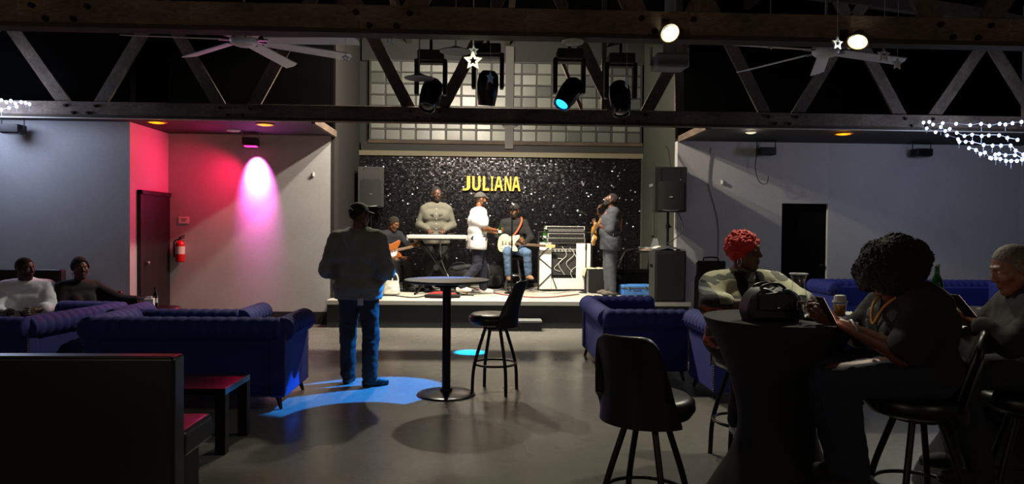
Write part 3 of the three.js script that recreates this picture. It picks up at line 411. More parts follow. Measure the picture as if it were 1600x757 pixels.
{ const c = P(1204, 497, 3.74), t = thing('handbag', [c.x, TT, c.z], .1, 'black handbag with silver buckle slumped on the near table', 'handbag');
  const sp = new THREE.Shape(); sp.moveTo(-.125, 0); sp.lineTo(.12, 0); sp.splineThru([[.132, .05], [.11, .11], [.05, .135], [-.01, .12], [-.07, .138], [-.115, .1], [-.135, .04], [-.125, 0]].map(p => new THREE.Vector2(...p)));
  const g = extrude(sp, .09, .02, 10).translate(0, .02, -.045); part(t, 'body', g, std(0x070708, .5)); part(t, 'flap', extrude(poly([[-.1, .05], [.09, .045], [.1, .12], [0, .135], [-.1, .125]]), .012, .006).translate(0, .015, .062), std(0x0c0c0e, .4)); for (const z of [-.03, .05]) part(t, 'handle', tube([[-.07, .145, z], [-.08, .18, z], [-.01, .2, z + .01], [.05, .175, z], [.05, .145, z]], .008, 24, 8), M.leather);
  part(t, 'strap', tube([[.02, .15, .06], [.06, .16, .07], [.1, .12, .08], [.12, .06, .085], [.13, .014, .09]], .012, 36, 8), std(0x16283c, .6), 'blue strap'); part(t, 'buckle', merge([box(.045, .006, .006, .115, .11, .096), box(.045, .006, .006, .115, .07, .098), box(.006, .045, .006, .093, .09, .097), box(.006, .045, .006, .137, .09, .097)]), M.chrome); part(t, 'clasp', ball(.012, 0, .075, .082), M.chrome); }
{ const c = P(1274, 494, 3.8), t = thing('snack_plate', [c.x, TT, c.z], 0, 'white plate with dark snack bits between carafe and phone', 'plate'); part(t, 'plate', lathe([[0, .004], [.05, .004], [.085, .014], [.086, .017], [.05, .008], [0, .007]], 32), M.white); for (let i = 0; i < 7; i++) part(t, 'snack_piece', ball(.014, rr(-.045, .045), .015, rr(-.04, .04), 1.3, .7, 1, 7), std(0x3a1f14, .8)); }
{ const c = P(1328, 489, 4.0), t = thing('paper_napkin', [c.x, TT, c.z], .4, 'crumpled white napkin behind the phone on the near table', 'napkin'); part(t, 'crumple', surf(14, 14, (u, v) => [(u - .5) * .09, .001 + .02 * Math.abs(perlin.noise(u * 4, v * 4, 2)) + .012 * Math.sin(u * 3.1) * Math.sin(v * 3.1), -(v - .5) * .08]), std(0xc8c8c4, .9, { side: THREE.DoubleSide })); }
bottle([P(1463, 480, 4.4).x, TT, P(1463, 480, 4.4).z], 1.12, M.bottleGreen, 'green glass bottle behind the woman with the large dark hair', M.steel);
{ const c = P(1497, 492, 4.15), t = thing('drink_glass', [c.x, TT, c.z], 0, 'short clear glass of ice on the right table under the phone', 'glass'); part(t, 'glass', lathe([[0, .003], [.03, .003], [.036, .075], [.034, .075], [.028, .008], [0, .008]], 24), M.glass); for (let i = 0; i < 4; i++) part(t, 'ice_cube', box(.02, .02, .02, rr(-.012, .012), .025 + .015 * i, rr(-.012, .012), .004).rotateY(i), phys(0xe8f0f4, .15, { transmission: .7, thickness: .02 })); }
{ const c = P(1565, 484, 4.35), t = thing('paper_menu', [c.x, TT, c.z], .1, 'pale paper menu lying on the right table', 'menu'); part(t, 'sheet', box(.24, .003, .12, 0, .0025, 0), std(0xb9b596, .8)); part(t, 'fold', box(.24, .003, .06, 0, .006, -.03), std(0xa8a488, .8)); }

// ---------------------------------------------------------------- wall fittings
{ const c = W(285, 390, Z_WALL), t = thing('fire_extinguisher', [c.x, c.y - .2, Z_WALL + .08], 0, 'red fire extinguisher hung on the left wall by the doorway', 'fire extinguisher');
  part(t, 'cylinder', lathe([[0, 0], [.06, .002], [.068, .02], [.068, .27], [.06, .31], [.03, .335], [.02, .345]], 28), std(0xa81016, .3)); part(t, 'label', lathe([[.0685, .13], [.0685, .25]], 28), M.offWhite, 'pale instruction label'); part(t, 'valve', merge([cyl(.018, .02, .05, 0, .34, 0, 14), bar([-.02, .39, 0], [.07, .42, 0], .009), bar([-.02, .37, 0], [.065, .385, 0], .008)]), M.black); part(t, 'hose', tube([[-.02, .36, 0], [-.085, .33, .01], [-.095, .2, .01], [-.085, .08, .015]], .011, 20, 8), M.black); part(t, 'wall_hook', box(.05, .12, .03, 0, .28, -.068), M.steel); }
{ const c = W(287.5, 344, Z_WALL), t = thing('wall_sign', [c.x, c.y, Z_WALL + .006], 0, 'small white notice plate above the fire extinguisher', 'sign'); part(t, 'plate', box(.16, .11, .008), M.white); part(t, 'print', box(.09, .018, .002, 0, .01, .0045), M.grey); part(t, 'print', box(.06, .012, .002, 0, -.018, .0045), M.grey); }
for (const [px, py, l] of [[490, 273, 'small white stub on the left wall near the stage'], [1128, 285, 'small white stub on the right wall beside the speaker']]) { const c = W(px, py, Z_WALL), t = thing('wall_stub', [c.x, c.y, Z_WALL + .02], 0, l, 'bracket'); part(t, 'plate', box(.028, .075, .016, 0, 0, -.012), M.offWhite); part(t, 'peg', box(.018, .05, .02, 0, 0, .005), M.white); }
{ const c = W(1128, 395, Z_WALL); solo('wall_cable', tube([[W(1110, 260, Z_WALL).x, 2.9, Z_WALL + .012], [W(1106, 290, Z_WALL).x, 2.35, Z_WALL + .012], [W(1122, 350, Z_WALL).x, 1.65, Z_WALL + .012], [W(1120, 420, Z_WALL).x, .8, Z_WALL + .012]], .007, 40, 6), M.grey, 'thin grey cable running down the right wall beside the speaker', 'cable'); }
{ const c = P(1117, 430, 9.6), t = thing('stacking_chair', [c.x, 0, c.z], 0, 'black stacking chair with a handle in its back behind the red-haired woman', 'chair'), hb = P(1117, 404, 9.6).y; part(t, 'seat', box(.44, .07, .44, 0, .45, .05, .03), M.leather); part(t, 'backrest', box(.42, hb - .6, .05, 0, .56 + (hb - .6) / 2, -.18, .03), M.leather); part(t, 'handle', tube([[-.1, hb - .06, -.18], [-.09, hb, -.18], [.09, hb, -.18], [.1, hb - .06, -.18]], .01, 16, 8), M.blackMetal); for (const sx of [-1, 1]) for (const sz of [-1, 1]) part(t, 'leg', bar([sx * .19, .43, sz * .18], [sx * .2, 0, sz * .2], .012), M.blackMetal);
  const g = P(1094, 440, 9.0), b = thing('gig_bag', [g.x, 0, g.z], .3, 'black padded gig bag leaning by the right wall behind the red-haired woman', 'bag'); part(b, 'body', extrude(new THREE.Shape().moveTo(-.16, 0).quadraticCurveTo(-.2, .35, -.07, .5).lineTo(-.06, .95).quadraticCurveTo(0, 1.02, .06, .95).lineTo(.07, .5).quadraticCurveTo(.2, .35, .16, 0), .1, .02), M.blackCloth); part(b, 'badge', ball(.02, -.02, .85, .125, 1, 1.4, .3), M.offWhite); }

// ================================================================ things on the stage
const SH = STAGE_H, onStage = (px, py) => { const p = F(px, py, SH); if (p.z > -13.35) return p; const q = W(px, py, -13.35); q.y = SH; return q; };
function paSpeaker(parent, y, w, h, d) {            // cabinet with horn and grille, front +z, base at y
  const s = poly([[-w / 2, -d / 2 + .02], [-w / 2 + .06, -d / 2 - .0], [w / 2 - .06, -d / 2], [w / 2, -d / 2 + .02], [w / 2, d / 2 - .01], [-w / 2, d / 2 - .01]]);
  const c = part(parent, 'cabinet', extrude(s, h - .03, .015).rotateX(Math.PI / 2).translate(0, y + h - .015, 0), M.blackPlastic);
  part(c, 'grille', surf(24, 24, (u, v) => { const a = (u - .5) * (w - .06), b = v * h * .62 + .03, k = Math.cos((u - .5) * 2.6); return [a, y + b + (v > .9 ? .02 * k : 0), d / 2 + .008 + .02 * k]; }), std(0x0c0c0d, .8));
  part(c, 'horn', surf(24, 10, (u, v) => { const a = u * 2 - 1, k = v * 2 - 1, e = 1 - Math.max(Math.abs(a), Math.abs(k)); return [a * (w / 2 - .08), y + h * .82 + k * h * .135, d / 2 + .008 - .05 * Math.sqrt(Math.max(0, e))]; }), M.blackGloss);
  part(c, 'badge', box(.05, .02, .006, 0, y + h * .33, d / 2 + .03), M.chrome); part(c, 'lip', tube([[-w / 2 + .08, y + .035, d / 2 + .01], [0, y + .02, d / 2 + .035], [w / 2 - .08, y + .035, d / 2 + .01]], .007, 16, 6), M.steel);
}
{ const c = P(580, 330, 13.25), top = P(580, 262, 13.25).y, bt = P(580, 325, 13.25).y, t = thing('loudspeaker', [c.x, bt, c.z], .12, 'black loudspeaker at the left before the sequin wall, above the capped man', 'loudspeaker'); paSpeaker(t, 0, .44, top - bt, .36);
  const s = thing('speaker_stand', [c.x, SH, c.z], 0, 'black tripod stand under the left loudspeaker', 'stand'); part(s, 'pole', cyl(.02, .018, bt - SH, 0, 0, 0), M.blackMetal); part(s, 'collar', cyl(.03, .03, .08, 0, .55, 0), M.blackMetal); for (let i = 0; i < 3; i++) { const a = i * 2.094 + .5; part(s, 'leg', bar([0, .45, 0], [Math.cos(a) * .24, .01, Math.sin(a) * .24], .012), M.blackMetal); } }
{ const c = onStage(1045, 471), h = P(1045, 392, -c.z).y - SH; c.x -= .03; c.z = sZ - .23 + .1; const t = thing('subwoofer', [c.x, SH, c.z - .1], 0, 'large black subwoofer at the right end of the stage', 'subwoofer'); part(t, 'cabinet', box(.5, h, .38, 0, h / 2, 0, .012), std(0x060606, .8)); part(t, 'grille', box(.45, h - .08, .012, 0, h / 2, .193, .004), std(0x080809, .7)); for (const s of [-1, 1]) part(t, 'handle', box(.015, .05, .16, s * .252, h * .7, 0, .006), M.blackGloss);
  const bt = P(1053, 332, 11.2).y, top = P(1053, 262, 11.2).y; const p = thing('speaker_pole', [c.x, SH + h, c.z - .1], 0, 'black pole joining the subwoofer and the right loudspeaker', 'pole'); part(p, 'tube', cyl(.022, .02, bt - SH - h, 0, 0, 0), M.blackMetal); part(p, 'collar', cyl(.034, .034, .07, 0, .35, 0), M.blackMetal); part(p, 'flange', lathe([[0, .03], [.03, .03], [.12, .005], [.12, 0], [0, 0]], 20), M.blackMetal); part(p, 'knob', bar([.02, .38, 0], [.06, .38, 0], .012), M.black);
  const l = thing('loudspeaker', [c.x + .02, bt, c.z - .1], -.12, 'black loudspeaker raised on the pole at the right end of the stage', 'loudspeaker'); paSpeaker(l, 0, .46, top - bt, .3);
  solo('speaker_cable', tube([[c.x + .05, top, c.z - .15], [c.x + .02, top + .3, Z_WALL + .05], [c.x - .02, SOFFIT - .1, Z_WALL + .05]], .008, 20, 6), M.black, 'black cable rising from the right loudspeaker to the soffit', 'cable');
  solo('speaker_cable', tube([[c.x + .12, bt + .02, c.z + .02], [c.x + .2, bt - .2, c.z + .05], [c.x + .16, bt - .35, c.z + .05], [c.x - .02, bt - .5, c.z - .05]], .008, 24, 6), M.charcoal, 'dark cable looping below the right loudspeaker', 'cable');
  const k = thing('cloth_cover', [c.x, SH + h + .004, c.z - .1], 0, 'dark crumpled cloth draped over the subwoofer top', 'cloth'); part(k, 'drape', surf(28, 28, (u, v) => { const x = (u - .5) * .5, z = (v - .5) * .36, r = Math.hypot(x, z); return [x, .006 + .07 * Math.exp(-r * r * 45) * (r < .04 ? .5 : 1) + .018 * Math.abs(perlin.noise(x * 14, z * 14, 1)), -z]; }), std(0x24262a, .9, { side: THREE.DoubleSide })); }
// keyboard on an X stand
{ const c = P(684, 372, 12.05), y = c.y, t = thing('stage_keyboard', [c.x, y, c.z], -.03, 'silver-topped stage keyboard in front of the man in the grey shirt', 'keyboard'); const w = 1.0;
  part(t, 'case', box(w, .075, .3, 0, 0, 0, .012), std(0x1a1a1b, .5)); part(t, 'panel', box(w - .02, .012, .13, 0, .044, -.075, .004), std(0xb8b8b4, .5)); part(t, 'rear_rail', box(w, .05, .02, 0, .012, .148, .006), std(0xa9a9a4, .5)); part(t, 'cheek', box(.03, .09, .3, -w / 2, 0, 0, .01), std(0x9c9c98, .5)); part(t, 'cheek', box(.03, .09, .3, w / 2, 0, 0, .01), std(0x9c9c98, .5));
  const wk = [], bk = []; for (let i = 0; i < 42; i++) { wk.push(box(.0205, .014, .13, -w / 2 + .045 + i * .0218, .045, .065)); if (![2, 6].includes(i % 7)) bk.push(box(.011, .016, .08, -w / 2 + .056 + i * .0218, .057, .04)); } const a = part(t, 'white_keys', merge(wk), M.white); a.userData.kind = 'stuff'; const b = part(t, 'black_keys', merge(bk), M.black); b.userData.kind = 'stuff';
  part(t, 'dark_lid', box(.12, .04, .1, .22, .06, -.06, .008), M.black);
  const s = thing('keyboard_stand', [c.x, SH, c.z], -.03, 'black X-frame stand under the keyboard', 'stand'), hh = y - SH - .04; for (const z of [-.07, .07]) { part(s, 'cross_leg', bar([-.36, .02, z], [.3, hh, z], .018), M.blackMetal); part(s, 'cross_leg', bar([.36, .02, z], [-.3, hh, z], .018), M.blackMetal); } for (const x of [-.36, .36]) part(s, 'foot', bar([x, .02, -.2], [x, .02, .2], .018), M.blackMetal); for (const x of [-.3, .3]) part(s, 'arm', bar([x, hh - .005, -.18], [x, hh - .005, .18], .018), M.blackMetal); part(s, 'hub', new THREE.CylinderGeometry(.05, .05, .18, 16).rotateX(Math.PI / 2).translate(-.015, hh / 2, 0), M.blackPlastic);
  solo('keyboard_cable', tube([[c.x + .03, y - .03, c.z - .16], [c.x + .06, y - .4, c.z - .2], [c.x + .2, SH + .25, c.z - .15], [c.x + .3, SH + .02, c.z - .1], [c.x + .1, SH + .012, c.z + .2]], .008, 30, 6), M.offWhite, 'pale cable dropping from the keyboard to the stage floor', 'cable'); }
// microphones
function micStand(px, py, pyMic, boom, label) { const c = onStage(px, py), t = thing('microphone_stand', [c.x, SH, c.z], 0, label, 'microphone stand'), h = P(px, pyMic, -c.z).y - SH; part(t, 'pole', bar([0, .02, 0], [0, h - (boom ? 0 : .1), 0], .011), M.blackMetal); part(t, 'base', lathe([[0, .025], [.1, .02], [.13, .006], [.13, 0], [0, 0]], 24), M.blackMetal); part(t, 'clutch', cyl(.018, .018, .1, 0, h * .55, 0, 12), M.black);
  const tip = boom ? V(...boom) : V(.02, h + .02, .03), from = boom ? V(0, h, 0) : V(0, h - .1, 0); if (boom) part(t, 'boom', bar(from, tip, .008), M.steel); else part(t, 'clip', bar(from, tip.clone().lerp(from, .6), .012), M.black); const dir = tip.clone().sub(from).normalize(); const m = part(t, 'microphone', bar(tip.clone().addScaledVector(dir, -.14), tip, .011, .018), M.blackPlastic); part(m, 'mesh_head', ball(.028, ...tip.clone().addScaledVector(dir, .018).toArray()), M.steel); }
micStand(799, 459, 324, null, 'microphone stand before the seated guitarist'); { const c = onStage(915, 458), y = P(915, 334, -c.z).y - SH; micStand(915, 458, 336, [-.14, y + .04, 0], 'boom microphone stand between the amplifier and the singer'); }
// facade frame with white panels, amplifier and rack units
{ const c = onStage(880, 456), Wd = .98, H = 1.08, t = thing('facade_frame', [c.x, SH, c.z], .05, 'black folding frame with white fabric panels around the amplifier', 'screen'), x0 = -.46;
  const fr = []; part(t, 'frame_bar', bar([x0, 0, 0], [x0, H, 0], .014), M.black); part(t, 'frame_bar', bar([x0 + Wd, 0, 0], [x0 + Wd, H, 0], .014), M.black); part(t, 'frame_bar', bar([x0, H, 0], [x0 + Wd, H, 0], .014), M.black); part(t, 'frame_bar', bar([x0, .03, 0], [x0 + Wd, .03, 0], .014), M.black); part(t, 'frame_bar', bar([x0, .9, -.02], [x0 + .25, .9, -.02], .008), M.black);
  part(t, 'fabric_panel', span(x0 + .02, x0 + .24, .04, .88, -.03, -.04), M.white); part(t, 'fabric_panel', span(x0 + .7, x0 + Wd - .02, .04, .88, -.03, -.04), M.white); part(t, 'fabric_panel', span(x0 + .24, x0 + .7, .03, .24, -.05, -.06), M.white);
  for (const [a, b] of [[[.0, .62], [.24, .85]], [[.0, .62], [.24, .42]], [[.0, .08], [.24, .32]], [[.24, .32], [.34, .05]], [[.02, 1.05], [.14, .93]]]) part(t, 'brace', bar([x0 + a[0], a[1], -.02], [x0 + b[0], b[1], -.02], .009), M.black);
  const a = thing('guitar_amplifier', [c.x + .01, SH + .27, c.z - .24], .05, 'black combo guitar amplifier inside the white-panelled frame', 'amplifier'); part(a, 'cabinet', box(.54, .56, .28, .0, .28, 0, .015), M.blackCloth); part(a, 'grille', box(.48, .4, .012, 0, .225, .142), std(0x2a2a2b, .9)); part(a, 'control_panel', box(.48, .06, .012, 0, .48, .143), std(0xaaaaa6, .4, { metalness: .5 })); for (let i = 0; i < 7; i++) part(a, 'knob', new THREE.CylinderGeometry(.012, .014, .02, 10).rotateX(Math.PI / 2).translate(-.2 + i * .066, .48, .158), M.black); part(a, 'handle', tube([[-.1, .56, 0], [-.08, .59, 0], [.08, .59, 0], [.1, .56, 0]], .012, 14, 8), M.black);
  const st = thing('amplifier_stand', [c.x + .01, SH, c.z - .24], .05, 'low black stand carrying the combo amplifier', 'stand'); part(st, 'shelf', box(.5, .02, .26, 0, .258, 0), M.black); for (const sx of [-1, 1]) for (const sz of [-1, 1]) part(st, 'leg', bar([sx * .22, .25, sz * .1], [sx * .24, 0, sz * .12], .014), M.black);
  const rk = thing('rack_table', [c.x + .06, SH, c.z - .62], 0, 'black rack table behind the amplifier holding the sound gear', 'table'); part(rk, 'shelf', box(.8, .03, .4, 0, .86, 0), M.black); for (const sx of [-1, 1]) for (const sz of [-1, 1]) part(rk, 'leg', box(.04, .845, .04, sx * .37, .4225, sz * .17), M.black);
  let y = SH + .875; [['lower silver rack unit with knobs behind the amplifier', .72, .1, 0x8f908c], ['middle silver rack unit behind the amplifier', .7, .09, 0xa6a6a0], ['upper dark rack unit behind the amplifier', .7, .06, 0x4a4b4a], ['white-topped console resting on the rack units', .74, .075, 0xd0d0cc]].forEach(([l, w, h, col], k) => { const u = thing('rack_unit', [c.x + .1 + (k === 3 ? -.02 : 0), y, c.z - .62], 0, l, 'audio gear', 'sound gear stack'); part(u, 'case', box(w, h - .008, .3, 0, h / 2 - .004, 0, .006), std(col, .45, { metalness: .3 })); part(u, 'front_panel', box(w - .04, h - .03, .01, 0, h / 2, .153), k === 2 ? M.steel : M.black); for (let i = 0; i < 8; i++) part(u, 'knob', new THREE.CylinderGeometry(.009, .011, .02, 8).rotateX(Math.PI / 2).translate(-w / 2 + .08 + i * .075, h / 2, .165), M.chrome); y += h; });
  bottle([c.x - .34, SH + .9, c.z - .12], 1.0, phys(0x2a7a22, .1, { transmission: .5 }), 'green bottle on the corner of the white-panelled frame', M.white); const sh = thing('corner_shelf', [c.x - .34, SH, c.z - .12], 0, 'small white shelf behind the frame corner holding the green bottle', 'shelf'); part(sh, 'board', box(.24, .02, .14, 0, .888, 0), M.white); part(sh, 'post', box(.04, .878, .04, 0, .439, 0), M.black);
  for (const [dx, a, b] of [[-.02, .82, .3], [.12, .8, .35], [.2, .7, .12], [-.1, .6, .36]]) solo('amplifier_cable', tube([[c.x + dx, SH + a, c.z - .07], [c.x + dx + .08, SH + (a + b) / 2 + .1, c.z - .065], [c.x + dx - .06, SH + (a + b) / 2 - .06, c.z - .065], [c.x + dx + .05, SH + b, c.z - .07]], .006, 24, 6), M.offWhite, ['pale cable hanging left of centre before the amplifier', 'pale cable hanging at the centre of the amplifier', 'long pale cable hanging right of the amplifier', 'short pale cable squiggle on the amplifier grille'][[-.02, .12, .2, -.1].indexOf(dx)], 'cable', 'cables over the amplifier'); }
// monitor box with pale cloth, blue case, small side bench with cables, laptop
{ const c = onStage(948, 462), k = P(918, 455, 12.75), t = thing('monitor_box', [k.x + .18, SH, k.z + .1], 0, 'black equipment box with pale cloth on top beside the singer', 'box'); part(t, 'box', box(.46, .42, .4, 0, .21, 0, .012), M.blackCloth); part(t, 'corner', box(.03, .42, .03, -.225, .21, .19), M.steel); part(t, 'corner', box(.03, .42, .03, .225, .21, .19), M.steel);
  const cl = thing('pale_cloth', [k.x + .13, SH + .424, k.z + .1], 0, 'rumpled pale cloth lying on the black equipment box', 'cloth'); part(cl, 'drape', surf(26, 20, (u, v) => { const x = (u - .55) * .42, z = (v - .5) * .4; const drop = Math.max(0, -.2 - x) * 1.8; return [Math.max(x, -.245 + .01 * Math.sin(v * 12)), .008 + .035 * Math.abs(perlin.noise(x * 9, z * 9, 3)) - drop * 2.4, -z]; }), std(0xb8b39a, .9, { side: THREE.DoubleSide })); 
  const p = onStage(990, 460), b = thing('instrument_case', [p.x - .02, SH, p.z + .2], .05, 'bright blue hard case with silver latches at the stage edge', 'case'); part(b, 'body', box(.52, .13, .3, 0, .066, 0, .03), std(0x2f5f9e, .45)); part(b, 'lid', box(.525, .055, .305, 0, .162, 0, .025), std(0x3a6fb0, .45)); part(b, 'band', box(.53, .008, .31, 0, .134, 0), M.steel); for (const x of [-.15, .15]) part(b, 'latch', box(.04, .05, .012, x, .135, .158, .004), M.chrome); part(b, 'handle', tube([[-.06, .1, .155], [-.05, .09, .185], [.05, .09, .185], [.06, .1, .155]], .009, 12, 8), M.black);
  const g = P(975, 430, 12.95), f = thing('flight_case', [g.x + .06, SH, g.z], 0, 'long black flight case on the stage behind the blue case', 'case'); part(f, 'body', box(.8, .36, .4, 0, .18, 0, .012), M.black); part(f, 'lid', box(.81, .05, .41, 0, .385, 0, .012), M.blackPlastic);
  const r = P(1005, 394, 12.4), d = thing('work_table', [r.x, SH, r.z - .15], 0, 'small dark work table strewn with cables right of the singer', 'table'), th = r.y - SH; part(d, 'table_top', box(.66, .03, .34, 0, th, 0), M.black); for (const sx of [-1, 1]) for (const sz of [-1, 1]) part(d, 'leg', bar([sx * .3, th, sz * .14], [sx * .3, 0, sz * .14], .015), M.blackMetal);
  const ty = SH + th + .016; const cols = [0xb8b4a8, 0x9a5a3a, 0x8f9294, 0xc2beb2, 0x6f7274]; ['grey', 'rust-coloured', 'steel-coloured', 'cream', 'dark grey'].forEach((nm, i) => { const o = i * .05 - .12; solo('loose_cable', tube([[r.x - .42 + o * .3, ty - .3 + i * .05, r.z + .04], [r.x - .3, ty + .008, r.z + o * .5], [r.x - .05 + o, ty + .012 + i * .012, r.z - .1 + o * .4], [r.x + .12, ty + .014 + i * .012, r.z - .05 - o * .3], [r.x + .3, ty + .02 + i * .01, r.z - .2 + o * .2]], .0085, 40, 6), std(cols[i], .7), `${nm} cable trailing over the small work table right of the singer`, 'cable', 'cables on the work table'); });
  const lp = thing('laptop', [r.x + .17, ty, r.z - .16], -1.15, 'open laptop on the work table, its thin screen tilted and seen edge-on', 'laptop'); part(lp, 'keyboard_deck', box(.32, .016, .22, 0, .009, 0, .004), M.steel); const sc = part(lp, 'screen', box(.32, .22, .01, 0, 0, 0, .003), M.steel); sc.position.set(0, .12, -.14); sc.rotation.x = -.35;
  const tw = thing('towel', [r.x + .26, ty, r.z - .02], .3, 'white towel bunched on the work table beside the subwoofer', 'towel'); part(tw, 'bundle', surf(22, 14, (u, v) => { const a = u * 6.283, b = v * Math.PI, n = 1 + .25 * perlin.noise(Math.cos(a) * 2, b * 2, Math.sin(a) * 2); return [-Math.cos(a) * Math.sin(b) * .11 * n, .045 + Math.cos(b) * .045 * n, Math.sin(a) * Math.sin(b) * .08 * n]; }), M.offWhite); }
// bags, pedals, cables on the deck
function bagGeo(w, h, d, s) { return surf(30, 18, (u, v) => { const a = u * 6.283, e = k => Math.sign(k) * Math.pow(Math.abs(k), .6), b = v * Math.PI, sb = Math.pow(Math.sin(b), .5), n = 1 + .13 * perlin.noise(Math.cos(a) * 2 + s, b * 1.6, Math.sin(a) * 2); return [-e(Math.cos(a)) * sb * w / 2 * n, h / 2 - e(Math.cos(b)) * h / 2 * -1 * 1, e(Math.sin(a)) * sb * d / 2 * n]; }); }
{ const p = onStage(772, 438), t = thing('backpack', [p.x, SH, p.z], .2, 'black backpack slumped beneath the seated guitarist', 'backpack'); part(t, 'body', bagGeo(.36, .44, .22, 1), M.blackCloth); part(t, 'pocket', bagGeo(.27, .2, .08, 5).translate(0, .05, .11), std(0x1b1c1e, .8)); part(t, 'strap', tube([[-.08, .4, .05], [-.14, .46, .06], [-.12, .3, .14], [-.13, .06, .13]], .014, 18, 8), M.charcoal); part(t, 'top_loop', tube([[-.04, .43, 0], [0, .5, 0], [.04, .43, 0]], .01, 12, 8), M.charcoal);
  const q = onStage(718, 443), b = thing('duffel_bag', [q.x, SH, q.z], 0, 'large dark duffel bag between the keyboard stand and the walking man', 'bag'); part(b, 'body', bagGeo(.5, .42, .3, 3), std(0x202124, .85)); part(b, 'flap', bagGeo(.42, .1, .28, 8).rotateZ(.15).translate(.02, .34, .02), std(0x2b2c30, .85)); part(b, 'handle', tube([[-.12, .38, .1], [-.1, .47, .1], [.08, .48, .1], [.12, .38, .1]], .012, 16, 8), M.black);
  const w = onStage(695, 441), c = thing('water_jug', [w.x - .02, SH, w.z], 0, 'blue water jug standing by the keyboard stand', 'jug'); part(c, 'body', lathe([[0, 0], [.06, .002], [.066, .02], [.066, .2], [.05, .24], [.025, .26], [.025, .285]], 24), phys(0x1d4fa8, .2, { transmission: .3 })); part(c, 'cap', cyl(.028, .028, .03, 0, .28, 0, 16), M.white);
  const h = onStage(610, 461), pb = thing('plastic_bag', [h.x + .02, SH, h.z], .1, 'white plastic carrier bag with upright handles at the stage edge', 'bag'); part(pb, 'body', surf(40, 20, (u, v) => { const a = u * 6.283, n = 1 + .16 * perlin.noise(Math.cos(a) * 3, v * 4, Math.sin(a) * 3), k = v < .06 ? v / .06 * .9 + .1 : 1 - .25 * v; return [-Math.cos(a) * .15 * n * k, v * .24, Math.sin(a) * .1 * n * k]; }), phys(0xc9c9c2, .5, { side: THREE.DoubleSide, transmission: .15 })); for (const s of [-1, 1]) part(pb, 'handle', surf(20, 4, (u, v) => { const a = Math.PI * u; const r = .045 + .022 * v; return [.05 - Math.cos(a) * r * .9 + .01, .22 + Math.sin(a) * (.12 + .03 * v), s * .02]; }), phys(0xd0d0c8, .5, { side: THREE.DoubleSide }));
  const rb = onStage(690, 465), t2 = thing('red_jacket', [rb.x - .0, SH, rb.z], 0, 'red and black cloth bundle lying on the stage floor behind the pub table', 'jacket'); part(t2, 'bundle', surf(36, 16, (u, v) => { const a = u * 6.283, b = v * Math.PI / 2, n = 1 + .3 * perlin.noise(Math.cos(a) * 2.5, b * 2, Math.sin(a) * 2.5); return [-Math.cos(a) * Math.cos(b) * .27 * n, .004 + Math.sin(b) * .085 * n, Math.sin(a) * Math.cos(b) * .17 * n]; }), std(0x8d1a1e, .85)); part(t2, 'sleeve', tube([[-.26, .03, .1], [-.1, .045, .18], [.12, .04, .17], [.3, .03, .08]], .028, 24, 8), M.black);
  const pd = onStage(655, 453), pp = thing('pedal_board', [pd.x, SH, pd.z], .1, 'flat dark pedal board on the floor under the keyboard', 'pedals'); part(pp, 'board', box(.5, .04, .24, 0, .02, 0, .006), M.charcoal); for (let i = 0; i < 4; i++) part(pp, 'pedal', box(.075, .045, .12, -.17 + i * .115, .062, 0, .008), [M.steel, M.grey, std(0x39404a, .5), M.offWhite][i]);
  const co = [[[560, 466], [610, 463], [650, 466], [690, 458], [740, 463]], [[640, 447], [690, 452], [760, 455], [820, 450], [850, 456]], [[740, 452], [790, 462], [850, 466], [905, 461]], [[820, 446], [860, 459], [900, 456], [930, 462]], [[600, 449], [640, 457], [700, 449], [750, 445]]], lb = ['black cable along the stage edge behind the pub table', 'grey cable crossing the middle of the stage floor', 'red cable on the stage floor before the amplifier', 'pale cable snaking under the white-panelled frame', 'dark cable under the keyboard on the stage floor'], cm = [M.black, M.grey, std(0x7a2018, .7), M.offWhite, M.charcoal];
  co.forEach((c, i) => solo('stage_cable', tube(c.map(([x, y]) => { const p = onStage(x, y); p.y = SH + .009; return p; }), .009, 40, 6), cm[i], lb[i], 'cable', 'cables on the stage floor')); }
{ const c = onStage(1012, 440), p = W(1012, 330, -12.6), t = thing('wall_conduit', [X_OPEN_R - .02, 0, 0], 0, 'grey conduit box on the dark stage side wall', 'box'); part(t, 'box', box(.03, .9, .2, 0, 1.9, -12.9, .005), std(0x2b2d28, .6)); part(t, 'lid', box(.02, .05, .26, -.02, 2.38, -12.9), M.grey); }

